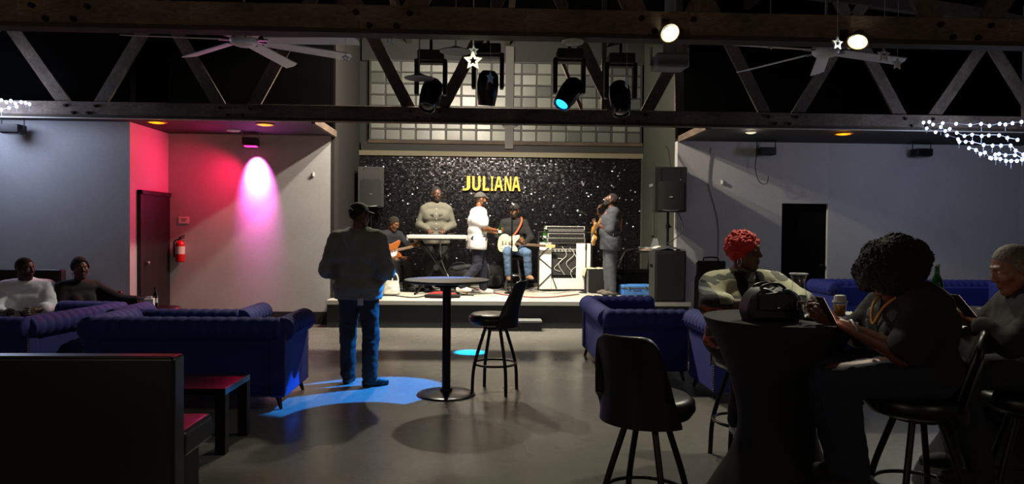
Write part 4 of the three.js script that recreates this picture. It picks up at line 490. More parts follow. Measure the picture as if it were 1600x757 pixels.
// ================================================================ people
// a bone is [a, b, ra, rb]: the tapered capsule between two joints; a field is the smooth union of its bones
function surfaceNet(field, lo, hi, c) {
  const n = [0, 1, 2].map(i => Math.ceil((hi[i] - lo[i]) / c) + 1), [nx, ny, nz] = n, val = new Float32Array(nx * ny * nz), id = (i, j, k) => i + nx * (j + ny * k);
  for (let k = 0; k < nz; k++) for (let j = 0; j < ny; j++) for (let i = 0; i < nx; i++) val[id(i, j, k)] = field(lo[0] + i * c, lo[1] + j * c, lo[2] + k * c);
  const vid = new Int32Array(nx * ny * nz).fill(-1), pos = [], idx = [];
  const E = [[0, 1], [2, 3], [4, 5], [6, 7], [0, 2], [1, 3], [4, 6], [5, 7], [0, 4], [1, 5], [2, 6], [3, 7]], g = new Float32Array(8);
  for (let k = 0; k < nz - 1; k++) for (let j = 0; j < ny - 1; j++) for (let i = 0; i < nx - 1; i++) {
    let m = 0; for (let q = 0; q < 8; q++) { g[q] = val[id(i + (q & 1), j + (q >> 1 & 1), k + (q >> 2))]; if (g[q] < 0) m |= 1 << q; } if (m === 0 || m === 255) continue;
    let x = 0, y = 0, z = 0, t = 0; for (const [a, b] of E) { if ((g[a] < 0) === (g[b] < 0)) continue; const f = g[a] / (g[a] - g[b]); x += (a & 1) + f * ((b & 1) - (a & 1)); y += (a >> 1 & 1) + f * ((b >> 1 & 1) - (a >> 1 & 1)); z += (a >> 2) + f * ((b >> 2) - (a >> 2)); t++; }
    vid[id(i, j, k)] = pos.length / 3; pos.push(lo[0] + (i + x / t) * c, lo[1] + (j + y / t) * c, lo[2] + (k + z / t) * c);
  }
  for (let k = 1; k < nz - 1; k++) for (let j = 1; j < ny - 1; j++) for (let i = 1; i < nx - 1; i++) { const a = val[id(i, j, k)] < 0;
    const quad = (p, q, r, s, flip) => { const v = [p, q, r, s].map(w => vid[w]); if (v.includes(-1)) return; flip ? idx.push(v[0], v[2], v[1], v[0], v[3], v[2]) : idx.push(v[0], v[1], v[2], v[0], v[2], v[3]); };
    if (a !== val[id(i + 1, j, k)] < 0) quad(id(i, j - 1, k - 1), id(i, j, k - 1), id(i, j, k), id(i, j - 1, k), !a);
    if (a !== val[id(i, j + 1, k)] < 0) quad(id(i - 1, j, k - 1), id(i, j, k - 1), id(i, j, k), id(i - 1, j, k), a);
    if (a !== val[id(i, j, k + 1)] < 0) quad(id(i - 1, j - 1, k), id(i, j - 1, k), id(i, j, k), id(i - 1, j, k), !a); }
  const geo = new THREE.BufferGeometry(); geo.setAttribute('position', new THREE.Float32BufferAttribute(pos, 3)); geo.setIndex(idx); geo.computeVertexNormals(); return geo;
}
function boneField(bones, k, grow = 0, clips = [], fold = 0, fs = 9) {
  const B = bones.map(([a, b, r0, r1]) => { const d = [b.x - a.x, b.y - a.y, b.z - a.z], l = d[0] * d[0] + d[1] * d[1] + d[2] * d[2] || 1e-9; return [a.x, a.y, a.z, d[0], d[1], d[2], 1 / l, r0 + grow, r1 - r0]; });
  return (x, y, z) => { let s = 1e3; for (const b of B) { const px = x - b[0], py = y - b[1], pz = z - b[2]; let t = (px * b[3] + py * b[4] + pz * b[5]) * b[6]; t = t < 0 ? 0 : t > 1 ? 1 : t; const ex = px - t * b[3], ey = py - t * b[4], ez = pz - t * b[5], d = Math.sqrt(ex * ex + ey * ey + ez * ez) - b[7] - t * b[8]; const h = Math.max(0, k - Math.abs(s - d)); s = Math.min(s, d) - h * h / (4 * k); }
    if (fold && s < .06) s -= fold * (perlin.noise(x * fs, y * fs * 1.6, z * fs) + .5 * perlin.noise(x * fs * 2.3 + 7, y * fs * 3.1, z * fs * 2.3));
    for (const c of clips) { const d = (x - c[0].x) * c[1].x + (y - c[0].y) * c[1].y + (z - c[0].z) * c[1].z; if (d > s) s = d; } return s; };
}
function boundsOf(bones, pad) { const lo = [9e9, 9e9, 9e9], hi = [-9e9, -9e9, -9e9]; for (const [a, b, r0, r1] of bones) for (const [p, r] of [[a, r0], [b, r1]]) p.toArray().forEach((v, i) => { lo[i] = Math.min(lo[i], v - r - pad); hi[i] = Math.max(hi[i], v + r + pad); }); return [lo, hi]; }
function skinGeo(bones, k, cell, grow = 0, clips, fold, fs) { const [lo, hi] = boundsOf(bones, grow + cell * 2.5 + (fold || 0) * 1.5); return surfaceNet(boneField(bones, k, grow, clips, fold, fs), lo, hi, cell); }
function plain(g) { const n = g.index ? g.toNonIndexed() : g; return n; }
// head, about 0.24 m high, centred between the ears, looking to +z
function headField(o = {}) {
  const ell = (x, y, z, c, r) => { const a = (x - c[0]) / r[0], b = (y - c[1]) / r[1], d = (z - c[2]) / r[2], k = Math.sqrt(a * a + b * b + d * d); return (k - 1) * Math.min(...r); };
  const sm = (a, b, k) => { const h = Math.max(0, k - Math.abs(a - b)); return Math.min(a, b) - h * h / (4 * k); };
  const cap = (x, y, z, a, b, r0, r1) => { const d = [b[0] - a[0], b[1] - a[1], b[2] - a[2]], p = [x - a[0], y - a[1], z - a[2]], t = Math.max(0, Math.min(1, (p[0] * d[0] + p[1] * d[1] + p[2] * d[2]) / (d[0] * d[0] + d[1] * d[1] + d[2] * d[2]))); return Math.hypot(p[0] - t * d[0], p[1] - t * d[1], p[2] - t * d[2]) - r0 - t * (r1 - r0); };
  const f = o.full || 0;
  return (x, y, z) => { const X = Math.abs(x); let s = ell(x, y, z, [0, .032, -.014], [.076, .094, .097]);
    s = sm(s, ell(x, y, z, [0, -.045, .028], [.058 + f, .077, .064]), .035); s = sm(s, ell(X, y, z, [.04, -.02, .058], [.026 + f, .03, .026]), .02); s = sm(s, cap(x, y, z, [0, -.1, .064], [0, -.1, .066], .022 + f * .4, .022), .025);
    s = sm(s, cap(X, y, z, [.055, -.055, .005], [.018, -.102, .05], .018, .018), .03); s = sm(s, cap(X, y, z, [.012, .034, .085], [.04, .033, .07], .011, .01), .012);
    const eye = ell(X, y, z, [.031, .012, .093], [.02, .013, .016]); s = Math.max(s, -eye) * 1; s = sm(s, ell(X, y, z, [.031, .012, .072], [.0135, .0125, .0125]), .004);
    s = sm(s, cap(x, y, z, [0, .022, .086], [0, -.022, .106], .0085, .0125), .012); s = sm(s, ell(X, y, z, [.012, -.026, .094], [.011, .009, .012]), .007);
    s = sm(s, cap(X, y, z, [0, -.055, .092], [.02, -.058, .082], .0085, .005), .007); s = sm(s, cap(X, y, z, [0, -.069, .089], [.017, -.067, .081], .0095, .006), .006);
    s = sm(s, ell(X, y, z, [.078, .002, -.008], [.009, .03, .018]), .008); return s; };
}
const headCache = {};
function headGeo(full, cell) { const k = full + '/' + cell; return headCache[k] ??= surfaceNet(headField({ full }), [-.115, -.15, -.135], [.115, .15, .145], cell); }
function shellGeo(fn, r, cell) { return surfaceNet(fn, [-r, -r, -r], [r, r, r], cell); }
// hand: wrist, pointing direction, palm normal, which side the thumb is on, curl of the fingers
function handBones(w, dir, nor, side, curl, sp = 1, size = 1) {
  const d = dir.clone().normalize(), n = nor.clone().addScaledVector(d, -nor.dot(d)).normalize(), x = d.clone().cross(n).multiplyScalar(side), at = (f, s, u) => w.clone().addScaledVector(d, f * size).addScaledVector(x, s * size).addScaledVector(n, u * size), B = [];
  for (const s of [-.026, -.009, .009, .026]) B.push([at(.015, s * .7, 0), at(.082 - Math.abs(s) * .25, s, 0), .0155 * size, .0135 * size]); B.push([at(-.03, 0, 0), at(.02, 0, 0), .025 * size, .024 * size]);
  [[.029, .036, .026, .02, .3], [.0105, .042, .028, .022, 0], [-.009, .039, .027, .021, .0], [-.028, .03, .021, .018, -.3]].forEach(([s, a, b, c, sprd], i) => { let p = at(.082 - Math.abs(s) * .25, s, 0), ang = curl * .55 + (i - 1.5) * .05; for (const [L, r0, r1] of [[a, .0095, .0088], [b, .0088, .008], [c, .008, .0068]]) { const v = d.clone().multiplyScalar(Math.cos(ang)).addScaledVector(n, Math.sin(ang)).addScaledVector(x, sprd * .35 * sp * Math.cos(ang)).normalize(), q = p.clone().addScaledVector(v, L * size); B.push([p, q, r0 * size, r1 * size]); p = q; ang += curl * .95; } });
  let p = at(.022, .026, .004), ang = .5; for (const [L, r0, r1] of [[.036, .0135, .0115], [.032, .0108, .0095], [.024, .0095, .0078]]) { const v = d.clone().multiplyScalar(Math.cos(ang)).addScaledVector(x, Math.sin(ang) * .8).addScaledVector(n, .25 + curl * .3).normalize(), q = p.clone().addScaledVector(v, L * size); B.push([p, q, r0 * size, r1 * size]); p = q; ang -= .25 + curl * .2; } return B;
}
const Lr = (a, b, t) => a.clone().lerp(b, t);
function person(o) {
  const g = thing('person', o.pos, o.yaw, o.label, 'person'); const s = o.s || 1; g.scale.setScalar(s); const J = {}; for (const [k, v] of Object.entries(o.J)) if (Array.isArray(v)) J[k] = V(...v);
  const th = o.thick || 1, wd = o.wide || 1, R1 = J.shL.clone().sub(J.shR).normalize(), R0 = J.hipL.clone().sub(J.hipR).normalize(), up = J.neck.clone().sub(J.pelvis).normalize(), waist = J.waist || Lr(J.pelvis, J.chest, .48), off = (p, r, w) => p.clone().addScaledVector(r, w), Rm = R0.clone().add(R1).normalize();
  const belly = o.belly || 0, fwd = Rm.clone().cross(up).normalize();
  const torso = [[off(J.chest, R1, -.1 * wd), off(J.chest, R1, .1 * wd), .112 * th, .112 * th], [off(J.neck.clone().addScaledVector(up, -.075), R1, -.11 * wd), off(J.neck.clone().addScaledVector(up, -.075), R1, .11 * wd), .078 * th, .078 * th], [off(waist, Rm, -.075 * wd), off(waist, Rm, .075 * wd), .106 * th, .106 * th], [off(J.pelvis, R0, -.085 * wd), off(J.pelvis, R0, .085 * wd), .112 * th, .112 * th], [J.neck.clone().addScaledVector(up, -.03), J.shL, .06, .058 * th], [J.neck.clone().addScaledVector(up, -.03), J.shR, .06, .058 * th]];
  if (belly) torso.push([off(waist.clone().addScaledVector(fwd, .05), Rm, -.06), off(waist.clone().addScaledVector(fwd, .05), Rm, .06), .1 + belly, .1 + belly]);
  if (o.bust) for (const k of [-1, 1]) torso.push([off(J.chest.clone().addScaledVector(fwd, .085), R1, k * .075), off(J.chest.clone().addScaledVector(fwd, .095).addScaledVector(up, -.02), R1, k * .075), .07 * o.bust, .07 * o.bust]);
  const ar = o.armR || 1, lg = o.legR || 1, arm = (q) => [[J['sh' + q], J['el' + q], .052 * ar, .041 * ar], [J['el' + q], J['wr' + q], .041 * ar, .027]], leg = q => [[J['hip' + q], J['kn' + q], .088 * lg, .058 * lg], [J['kn' + q], J['an' + q], .057 * lg, .037]];
  const foot = q => [[J['an' + q], J['an' + q].clone().add(V(0, -.045, 0)), .037, .034], [J['an' + q].clone().add(V(0, -.045, 0)), J['to' + q], .036, .026]];
  const neckTop = J.head.clone().addScaledVector(V(0, -.075, -.025).applyEuler(new THREE.Euler(...(o.headRot || [0, 0, 0]), 'YXZ')), 1), neck = [[J.neck.clone().addScaledVector(up, -.02), neckTop, .058, .054 * (o.neckR || 1)]];
  const body = skinGeo([...torso, ...arm('L'), ...arm('R'), ...leg('L'), ...leg('R'), ...foot('L'), ...foot('R'), ...neck], .03, .015);
  const he = new THREE.Euler(...(o.headRot || [0, 0, 0]), 'YXZ'), hm = new THREE.Matrix4().makeRotationFromEuler(he).setPosition(J.head), parts = [plain(body), plain(headGeo(o.full || 0, o.headCell || .005)).clone().applyMatrix4(hm)];
  for (const [q, h] of [['L', o.handL], ['R', o.handR]]) { const fd = J['wr' + q].clone().sub(J['el' + q]).normalize(), dir = h?.dir ? V(...h.dir) : fd, nor = h?.nor ? V(...h.nor) : V(q === 'L' ? -1 : 1, 0, .2); parts.push(plain(skinGeo(handBones(J['wr' + q].clone().addScaledVector(fd, .02), dir, nor, h?.thumb ?? 1, h?.curl ?? .55, h?.spread ?? 1, 1), .006, .0042))); }
  part(g, 'body', merge(parts), std(o.skin || 0x4a2f22, .5));
  const hg = new THREE.Group(); hg.name = 'head_details'; hg.position.copy(J.head); hg.rotation.copy(he); 
  const hp = (name, geo, m, label) => part(g, name, geo.applyMatrix4(hm), m, label);
  if (o.eyes !== false) for (const k of [-1, 1]) { const e = hp('eye', ball(.0118, k * .031, .012, .0765, 1, 1, 1, 10), std(0x8a8278, .3)); part(e, 'iris', ball(.0056, k * .031, .0125, .0845, 1, 1, .7, 8).applyMatrix4(hm), std(0x120a06, .2)); }
  // clothes
  if (o.top) { const t = o.top, cut = t.sleeve ?? 1, sl = q => cut >= 1 ? [[J['sh' + q], J['el' + q], .056 * ar, .047 * ar], [J['el' + q], Lr(J['el' + q], J['wr' + q], .97), .047 * ar, .034]] : cut > .5 ? [[J['sh' + q], J['el' + q], .056 * ar, .046 * ar], [J['el' + q], Lr(J['el' + q], J['wr' + q], cut * 2 - 1), .046 * ar, .042 * ar]] : [[J['sh' + q], Lr(J['sh' + q], J['el' + q], cut * 2), .058 * ar, .06 * ar]];
    const extra = []; if (t.hem > .12) extra.push([off(J.pelvis.clone().addScaledVector(up, -.1), R0, -.09 * wd), off(J.pelvis.clone().addScaledVector(up, -.1), R0, .09 * wd), .112 * th, .112 * th]);
    if (t.hood) { const c = J.neck.clone().addScaledVector(up, -.015), b = fwd; const rp = a => c.clone().addScaledVector(R1, Math.sin(a) * .085).addScaledVector(b, -Math.cos(a) * .085).addScaledVector(up, -Math.cos(a) * .035); for (let i = -4; i < 4; i++) extra.push([rp(i * .52), rp((i + 1) * .52), .034, .034]); extra.push([c.clone().addScaledVector(b, -.1).addScaledVector(up, -.04), c.clone().addScaledVector(b, -.12).addScaledVector(up, -.11), .05, .035]); extra.push([rp(-1.3).addScaledVector(b, -.03).addScaledVector(up, -.05), rp(1.3).addScaledVector(b, -.03).addScaledVector(up, -.05), .03, .03]); }
    if (t.collar) { const c = J.neck.clone().addScaledVector(up, .015); const rp = a => c.clone().addScaledVector(R1, Math.sin(a) * .062).addScaledVector(fwd, -Math.cos(a) * .056).addScaledVector(up, -(.5 - .5 * Math.cos(a)) * .045); for (let i = -5; i < 5; i++) extra.push([rp(i * .56), rp((i + 1) * .56), .015, .015]); }
    const hemDir = up.clone().multiplyScalar(-1), geo = skinGeo([...torso, ...sl('L'), ...sl('R'), ...extra], .03, t.cell || .012, t.grow ?? .014, [[J.pelvis.clone().addScaledVector(up, -t.hem), hemDir]], t.fold ?? .006, t.fs);
    const tm = part(g, t.name || 'shirt', geo, t.mat, t.label);
    if (t.buttons) for (let i = 0; i < 5; i++) { const p = Lr(waist, J.neck, i / 4.6 - .12).addScaledVector(fwd, .112 * th + .022 + (i < 3 ? belly : 0)); part(tm, 'button', ball(.007, p.x, p.y, p.z, 1, 1, 1, 6), M.white); }
    if (t.pockets) for (const k of [-1, 1]) { const p = J.chest.clone().addScaledVector(R1, k * .085).addScaledVector(fwd, .112 * th + .012).addScaledVector(up, .015); const pk = part(tm, 'pocket_flap', box(.09, .03, .014, 0, 0, 0, .004), t.dark); pk.position.copy(p); pk.rotation.y = k * .35; } }
  if (o.bottom) { const t = o.bottom, lb = q => [[J['hip' + q], J['kn' + q], .092 * lg, .066 * lg], [J['kn' + q], Lr(J['kn' + q], J['an' + q], .97), .066 * lg, t.cuff || .054]]; part(g, t.name || 'trousers', skinGeo([torso[3], ...lb('L'), ...lb('R')], .025, .012, .013, [[J.pelvis.clone().addScaledVector(up, .09), up]], t.fold ?? .006, t.fs || 11), t.mat, t.label); }
  if (o.shoes) for (const q of ['L', 'R']) { const a = J['an' + q], f = J['to' + q].clone().sub(a).setY(0).normalize(), y = -.09; const fl = V(0, 1, 0), low = a.y - .092; const heel = a.clone().addScaledVector(f, -.035).setY(low + .042), ball_ = a.clone().addScaledVector(f, .1).setY(low + .036), toe = a.clone().addScaledVector(f, .165).setY(low + .03); const tilt = o.shoes.tilt?.[q]; const B = [[heel, ball_, .042, .04], [ball_, toe, .042, .032], [a.clone().addScaledVector(f, -.01), a.clone().addScaledVector(f, .02).setY(low + .05), .047, .044]]; const G = skinGeo(B, .025, .008, 0, [[V(0, low, 0), V(0, -1, 0)]]); const S = skinGeo([[heel, ball_, .047, .045], [ball_, toe, .045, .036]], .02, .008, 0, [[V(0, low, 0), V(0, -1, 0)], [V(0, low + .022, 0), V(0, 1, 0)]]); const sh = part(g, 'shoe', G, o.shoes.mat); part(sh, 'sole', S, o.shoes.sole || M.black); }
  // hair and hats
  const hf = headField({ full: o.full || 0 });
  if (o.hair) { const h = o.hair, R = h.r || 0; const fn = h.kind === 'short' ? (x, y, z) => { let s = hf(x, y, z) - (h.t || .006) + .002 * perlin.noise(x * 90, y * 90, z * 90); return Math.max(s, (.055 - y) * .8 + (z > 0 ? z * 1.1 - .055 : z * .7 + .0)); } : h.kind === 'curls' ? (x, y, z) => { const a = Math.hypot((x - 0) / 1, (y - .035) / 1.0, (z + .02) / 1.02) - .108 - .016 * (perlin.noise(x * 34, y * 34, z * 34) + .6 * perlin.noise(x * 70, y * 70, z * 70)); return Math.max(a, -(Math.hypot(x / 1.0, (y + .045) / 1.3, (z - .1) / 1) - .078), -.06 - y - (z < -.02 ? .05 : 0)); } : (x, y, z) => { const a = Math.hypot(x / (h.sx || 1), (y - .05) / (h.sy || 1), (z + .03) / (h.sz || 1)) - R - .017 * perlin.noise(x * 13, y * 13, z * 13) - .009 * perlin.noise(x * 60, y * 60, z * 60) - .009 * perlin.noise(x * 130, y * 130, z * 130); return Math.max(a, -(Math.hypot(x / 1.05, (y + .06) / 1.35, (z - .11) / 1) - .088)); };
    hp('hair', shellGeo(fn, h.box || .16, h.cell || .0045), h.mat, h.label); }
  if (o.beard) { const fn = (x, y, z) => Math.max(hf(x, y, z) - .003 + .002 * perlin.noise(x * 120, y * 120, z * 120), y + .055 + (Math.abs(x) > .045 ? -.03 : 0), .01 - z, -(Math.hypot(x / 1.4, (y + .062) / .7, z - .095) - .016)); hp('beard', shellGeo(fn, .16, .0045), o.beard); }
  if (o.cap) { const c = o.cap; const fn = (x, y, z) => Math.max(hf(x, y, z) - .012, .048 - y + z * .12); const b = hp('cap', shellGeo(fn, .16, .005), c.mat); if (c.brim) part(b, 'brim', surf(16, 8, (u, v) => { const a = (u - .5) * 1.9, r = .088 + v * .075 * Math.cos(a * .8); return [Math.sin(a) * r * .9, .062 - v * .018 - .02 * a * a * .5, Math.cos(a) * r * c.brim]; }).applyMatrix4(hm), c.brimMat || c.mat).material.side = THREE.DoubleSide; if (c.gap) part(b, 'strap_gap', tube([[-.035, .05, -c.gap * .11], [0, .075, -c.gap * .119], [.035, .05, -c.gap * .11]], .006, 12, 6).applyMatrix4(hm), M.paper); part(b, 'cap_button', ball(.008, 0, .138, -.012).applyMatrix4(hm), c.mat); }
  if (o.glasses) { const gl = hp('glasses', merge([new THREE.TorusGeometry(.019, .003, 6, 20).scale(1.15, .85, 1).translate(-.031, .012, .098), new THREE.TorusGeometry(.019, .003, 6, 20).scale(1.15, .85, 1).translate(.031, .012, .098), bar([-.01, .016, .1], [.01, .016, .1], .0025), bar([-.052, .016, .096], [-.08, .014, .0], .0025), bar([.052, .016, .096], [.08, .014, .0], .0025)]), M.black); }
  if (o.earrings) for (const k of [-1, 1]) hp('earring', new THREE.TorusGeometry(.02, .0035, 6, 24).scale(.75, 1.35, 1).rotateY(1.2).translate(k * .084, -.062, -.002), M.chrome);
  g.userData.headMatrix = undefined; delete g.userData.headMatrix; return { g, J, hm, up, fwd, R1, Lr };
}
// cloth materials
const C = { hoodie: std(0x6c6c66, .95, { bumpMap: weave, bumpScale: .0008 }), denim: std(0x26282a, .9, { bumpMap: weave, bumpScale: .0006 }), denimBlue: std(0x4c6482, .9), darkJeans: std(0x10131c, .9), shirtGrey: std(0x55544a, .9), flap: std(0x3c3b35, .9), tee: std(0xc6c6c6, .9), blackTee: std(0x161616, .92), charcoalTop: std(0x34373e, .9), slacks: std(0x3a3d44, .9), skinA: 0x54351f, skinB: 0x6e4528, skinC: 0x4a2c1c, hair: std(0x17100c, .95), whiteShirt: std(0xe2e8f6, .9), blackDress: std(0x08080a, .9) };
const stand = (o = {}) => ({ pelvis: [0, .95, 0], chest: [0, 1.28, .01], neck: [0, 1.49, -.015], head: [0, 1.655, .02], shL: [.18, 1.43, -.015], shR: [-.18, 1.43, -.015], elL: [.25, 1.15, -.04], elR: [-.25, 1.15, -.04], wrL: [.26, .92, .06], wrR: [-.26, .92, .06], hipL: [.095, .92, 0], hipR: [-.095, .92, 0], knL: [.115, .5, .02], knR: [-.115, .5, .02], anL: [.125, .092, -.02], anR: [-.125, .092, -.02], toL: [.15, .035, .13], toR: [-.15, .035, .13], ...o });
const sit = (h, o = {}) => ({ pelvis: [0, h + .11, 0], chest: [0, h + .43, -.01], neck: [0, h + .64, .0], head: [0, h + .8, .045], shL: [.18, h + .58, -.01], shR: [-.18, h + .58, -.01], elL: [.23, h + .31, .05], elR: [-.23, h + .31, .05], wrL: [.12, h + .28, .27], wrR: [-.12, h + .28, .27], hipL: [.095, h + .09, .02], hipR: [-.095, h + .09, .02], knL: [.13, h + .1, .43], knR: [-.13, h + .1, .43], anL: [.13, h - .33, .42], anR: [-.13, h - .33, .42], toL: [.15, h - .385, .57], toR: [-.15, h - .385, .57], ...o });

// 1 the hooded man standing with his back to us
{ const c = F(559, 601); const p = person({ pos: [c.x, 0, c.z], yaw: Math.PI - .25, s: 1.0, label: 'man in black cap, dark hoodie and jeans standing with his back to us', skin: C.skinA, thick: 1.2, wide: 1.12, armR: 1.25, legR: 1.05, headRot: [.05, -.45, 0], full: .006,
    J: stand({ shL: [.205, 1.43, -.02], shR: [-.205, 1.43, -.02], elL: [.315, 1.13, -.05], elR: [-.315, 1.13, -.05], wrL: [.13, 1.02, .17], wrR: [-.13, 1.02, .17], anR: [-.15, .092, -.06], toR: [-.27, .035, .05], knR: [-.13, .5, .01], anL: [.12, .092, .03], toL: [.14, .035, .18] }), handL: { dir: [-1, 0, .3], nor: [0, 0, -1] }, handR: { dir: [1, 0, .3], nor: [0, 0, -1], thumb: -1 },
    top: { mat: C.hoodie, name: 'hoodie', hem: .1, hood: true, fold: .014, grow: .022, fs: 8 }, bottom: { mat: C.denim, name: 'jeans', fold: .011, cuff: .062 }, shoes: { mat: std(0x0a0b0d, .55) }, cap: { mat: std(0x191919, .85), brim: 1, gap: 1 }, hair: { kind: 'short', mat: C.hair, t: .004 } });
  part(p.g, 'pocket_patch', box(.055, .07, .006, -.085, .83, -.138).rotateY(0), M.offWhite, 'white tag on the back pocket'); part(p.g, 'hoodie_waistband', skinGeo([[V(-.1, .88, .0), V(.1, .88, 0), .142, .142]], .01, .012, 0, [[V(0, .915, 0), V(0, 1, 0)], [V(0, .845, 0), V(0, -1, 0)]], .004), C.hoodie); }
// 2 keyboard player
{ const c = P(681, 400, 12.5); person({ pos: [c.x, SH, c.z], yaw: .1, s: 1.05, label: 'bespectacled man in a grey button shirt playing the keyboard', skin: C.skinC, thick: 1.08, wide: 1.12, armR: 1.12, headRot: [.15, .45, 0], glasses: true, hair: { kind: 'short', mat: std(0x14100d, .95), t: .0015 }, beard: C.hair,
    J: stand({ shL: [.195, 1.39, 0], shR: [-.195, 1.39, 0], elL: [.28, 1.13, -.02], elR: [-.28, 1.13, -.02], wrL: [.13, 1.05, .22], wrR: [-.13, 1.05, .22] }), handL: { nor: [0, -1, 0], dir: [-.2, -.1, 1], thumb: -1 }, handR: { nor: [0, -1, 0], dir: [.2, -.1, 1] },
    top: { mat: C.shirtGrey, hem: .14, collar: true, fold: .005, grow: .013, buttons: true, pockets: true, dark: C.flap }, bottom: { mat: std(0x131416, .9) }, shoes: { mat: M.black } }); }
// 3 man in the white T-shirt walking to the right
{ const c = F(746, 461, SH); person({ pos: [c.x - .02, SH, c.z], yaw: Math.PI / 2 + .3, s: .985, label: 'man in a white T-shirt and grey cap stepping to the right, bottle in hand', skin: C.skinB, thick: 1.22, wide: 1.2, armR: 1.15, headRot: [.05, 0, 0], eyes: true, cap: { mat: std(0x3a3834, .85), brim: 1 }, hair: { kind: 'short', mat: C.hair, t: .003 }, beard: C.hair,
    J: stand({ chest: [0, 1.28, .02], neck: [0, 1.48, .03], head: [0, 1.645, .07], shL: [.185, 1.42, .02], shR: [-.185, 1.42, .02], elL: [.24, 1.14, .06], elR: [-.24, 1.15, .06], wrL: [.2, 1.1, .3], wrR: [-.18, 1.12, .3], knL: [.11, .53, .14], anL: [.12, .1, .16], toL: [.13, .035, .31], knR: [-.11, .5, -.02], anR: [-.12, .16, -.32], toR: [-.13, .05, -.2] }), handR: { curl: .9, nor: [1, 0, 0], dir: [0, .05, 1] }, handL: { curl: .6, nor: [-1, 0, 0], dir: [0, 0, 1], thumb: -1 },
    top: { mat: C.tee, name: 't_shirt', hem: .16, sleeve: .36, fold: .003, fs: 6, grow: .016 }, bottom: { mat: std(0x14182a, .9), name: 'jeans', fold: .009 }, shoes: { mat: M.white, sole: M.offWhite } });
  bottle([c.x + .37, SH + 1.02, c.z + .17], .8, M.bottleGreen, 'green bottle held by the man in the white T-shirt'); }
// guitars
function guitar(pos, rot, bodyM, neckM, label, bass) { const t = thing('guitar', pos, 0, label, 'guitar'); t.rotation.set(...rot);
  const s = new THREE.Shape(); s.moveTo(-.2, -.02); s.bezierCurveTo(-.21, .17, -.06, .19, -.02, .13); s.bezierCurveTo(.02, .1, .08, .15, .17, .16); s.bezierCurveTo(.2, .14, .16, .08, .11, .04); s.lineTo(.11, -.035); s.bezierCurveTo(.17, -.1, .17, -.13, .14, -.13); s.bezierCurveTo(.06, -.14, .03, -.1, -.02, -.13); s.bezierCurveTo(-.1, -.2, -.21, -.17, -.2, -.02);
  const L = bass ? .86 : .66, b = part(t, 'body', extrude(s, .035, .005).translate(0, 0, -.017), bodyM); part(b, 'pickguard', extrude(poly([[-.1, -.05], [-.06, -.1], [.06, -.09], [.1, -.02], [-.02, -.02]]), .003).translate(0, 0, .023), M.white); for (const x of [-.06, .0, .05]) part(b, 'pickup', box(.014, .06, .008, x, .0, .026), M.black); part(b, 'bridge', box(.02, .07, .012, -.12, 0, .027), M.chrome); for (const x of [-.12, -.15]) part(b, 'knob', cyl(.01, .008, .012, 0, 0, 0, 10).rotateX(Math.PI / 2).translate(x, -.09, .024), M.white);
  const n = part(t, 'neck', box(L - .1, .045, .022, .1 + (L - .1) / 2, 0, .022, .006), neckM); part(n, 'fretboard', box(L - .1, .043, .004, .1 + (L - .1) / 2, 0, .035), std(0x6b4a2a, .6)); part(t, 'headstock', extrude(poly([[L, -.022], [L + .05, -.035], [L + .17, -.02], [L + .18, .03], [L + .04, .035], [L, .022]]), .014).translate(0, 0, .012), neckM); for (let i = 0; i < (bass ? 4 : 6); i++) part(t, 'tuner', box(.012, .018, .008, L + .04 + i * .022, .045, .02), M.chrome); part(t, 'strings', merge([-.014, -.005, .005, .014].map(y => bar([-.12, y, .04], [L, y, .04], .0012, .0012, 4))), M.steel).userData.kind = 'stuff'; return t; }
// 4 seated guitarist
{ const c = P(803, 400, 12.95), x = c.x, z = c.z; const p = person({ pos: [x, SH, z], yaw: .05, label: 'seated man in flat cap and black sweater playing the white guitar', skin: C.skinB, thick: 1.05, headRot: [.0, -.5, 0], eyes: true, cap: { mat: std(0x201d1a, .85), brim: .92 }, hair: { kind: 'short', mat: C.hair, t: .002 }, beard: C.hair,
    J: sit(.66, { elR: [-.29, .99, .02], wrR: [-.12, .9, .2], elL: [.3, .97, .08], wrL: [.17, .87, .27], knL: [.2, .7, .38], knR: [-.16, .72, .4], anL: [.24, .31, .28], toL: [.28, .27, .4], anR: [-.12, .3, .35], toR: [-.13, .24, .49] }), handR: { dir: [.8, -.2, .3], nor: [0, -.3, -1], curl: .6 }, handL: { dir: [-.3, .5, .4], nor: [-.4, 0, -1], curl: .9, thumb: -1 },
    top: { mat: C.blackTee, name: 'sweater', hem: .1, fold: .006 }, bottom: { mat: C.denimBlue, name: 'jeans', fold: .008 }, shoes: { mat: std(0x8a6a4a, .7) } });
  guitar([x - .1, SH + .87, z + .27], [0, .05, -.06], std(0xd8cfae, .35), std(0xc9a878, .5), 'white electric guitar across the lap of the seated man'); part(p.g, 'guitar_strap', tube([[-.12, .92, .16], [.02, 1.06, .15], [.12, 1.24, .1], [.13, 1.34, .0], [.1, 1.24, -.12]], .022, 24, 6).scale(1, 1, 1), std(0x9a4a28, .7), 'orange-brown guitar strap');
  const s = thing('guitarist_stool', [x, SH, z - .04], 0, 'tall stool under the seated guitarist', 'stool'); part(s, 'seat', lathe([[0, .58], [.15, .58], [.175, .6], [.17, .64], [0, .655]], 28), M.black); for (let i = 0; i < 4; i++) { const a = .785 + i * 1.571; part(s, 'leg', bar([Math.cos(a) * .1, .58, Math.sin(a) * .1], [Math.cos(a) * .22, 0, Math.sin(a) * .22], .013), M.chrome); } part(s, 'foot_ring', new THREE.TorusGeometry(.168, .01, 8, 28).rotateX(Math.PI / 2).translate(0, .28, 0), M.chrome); }
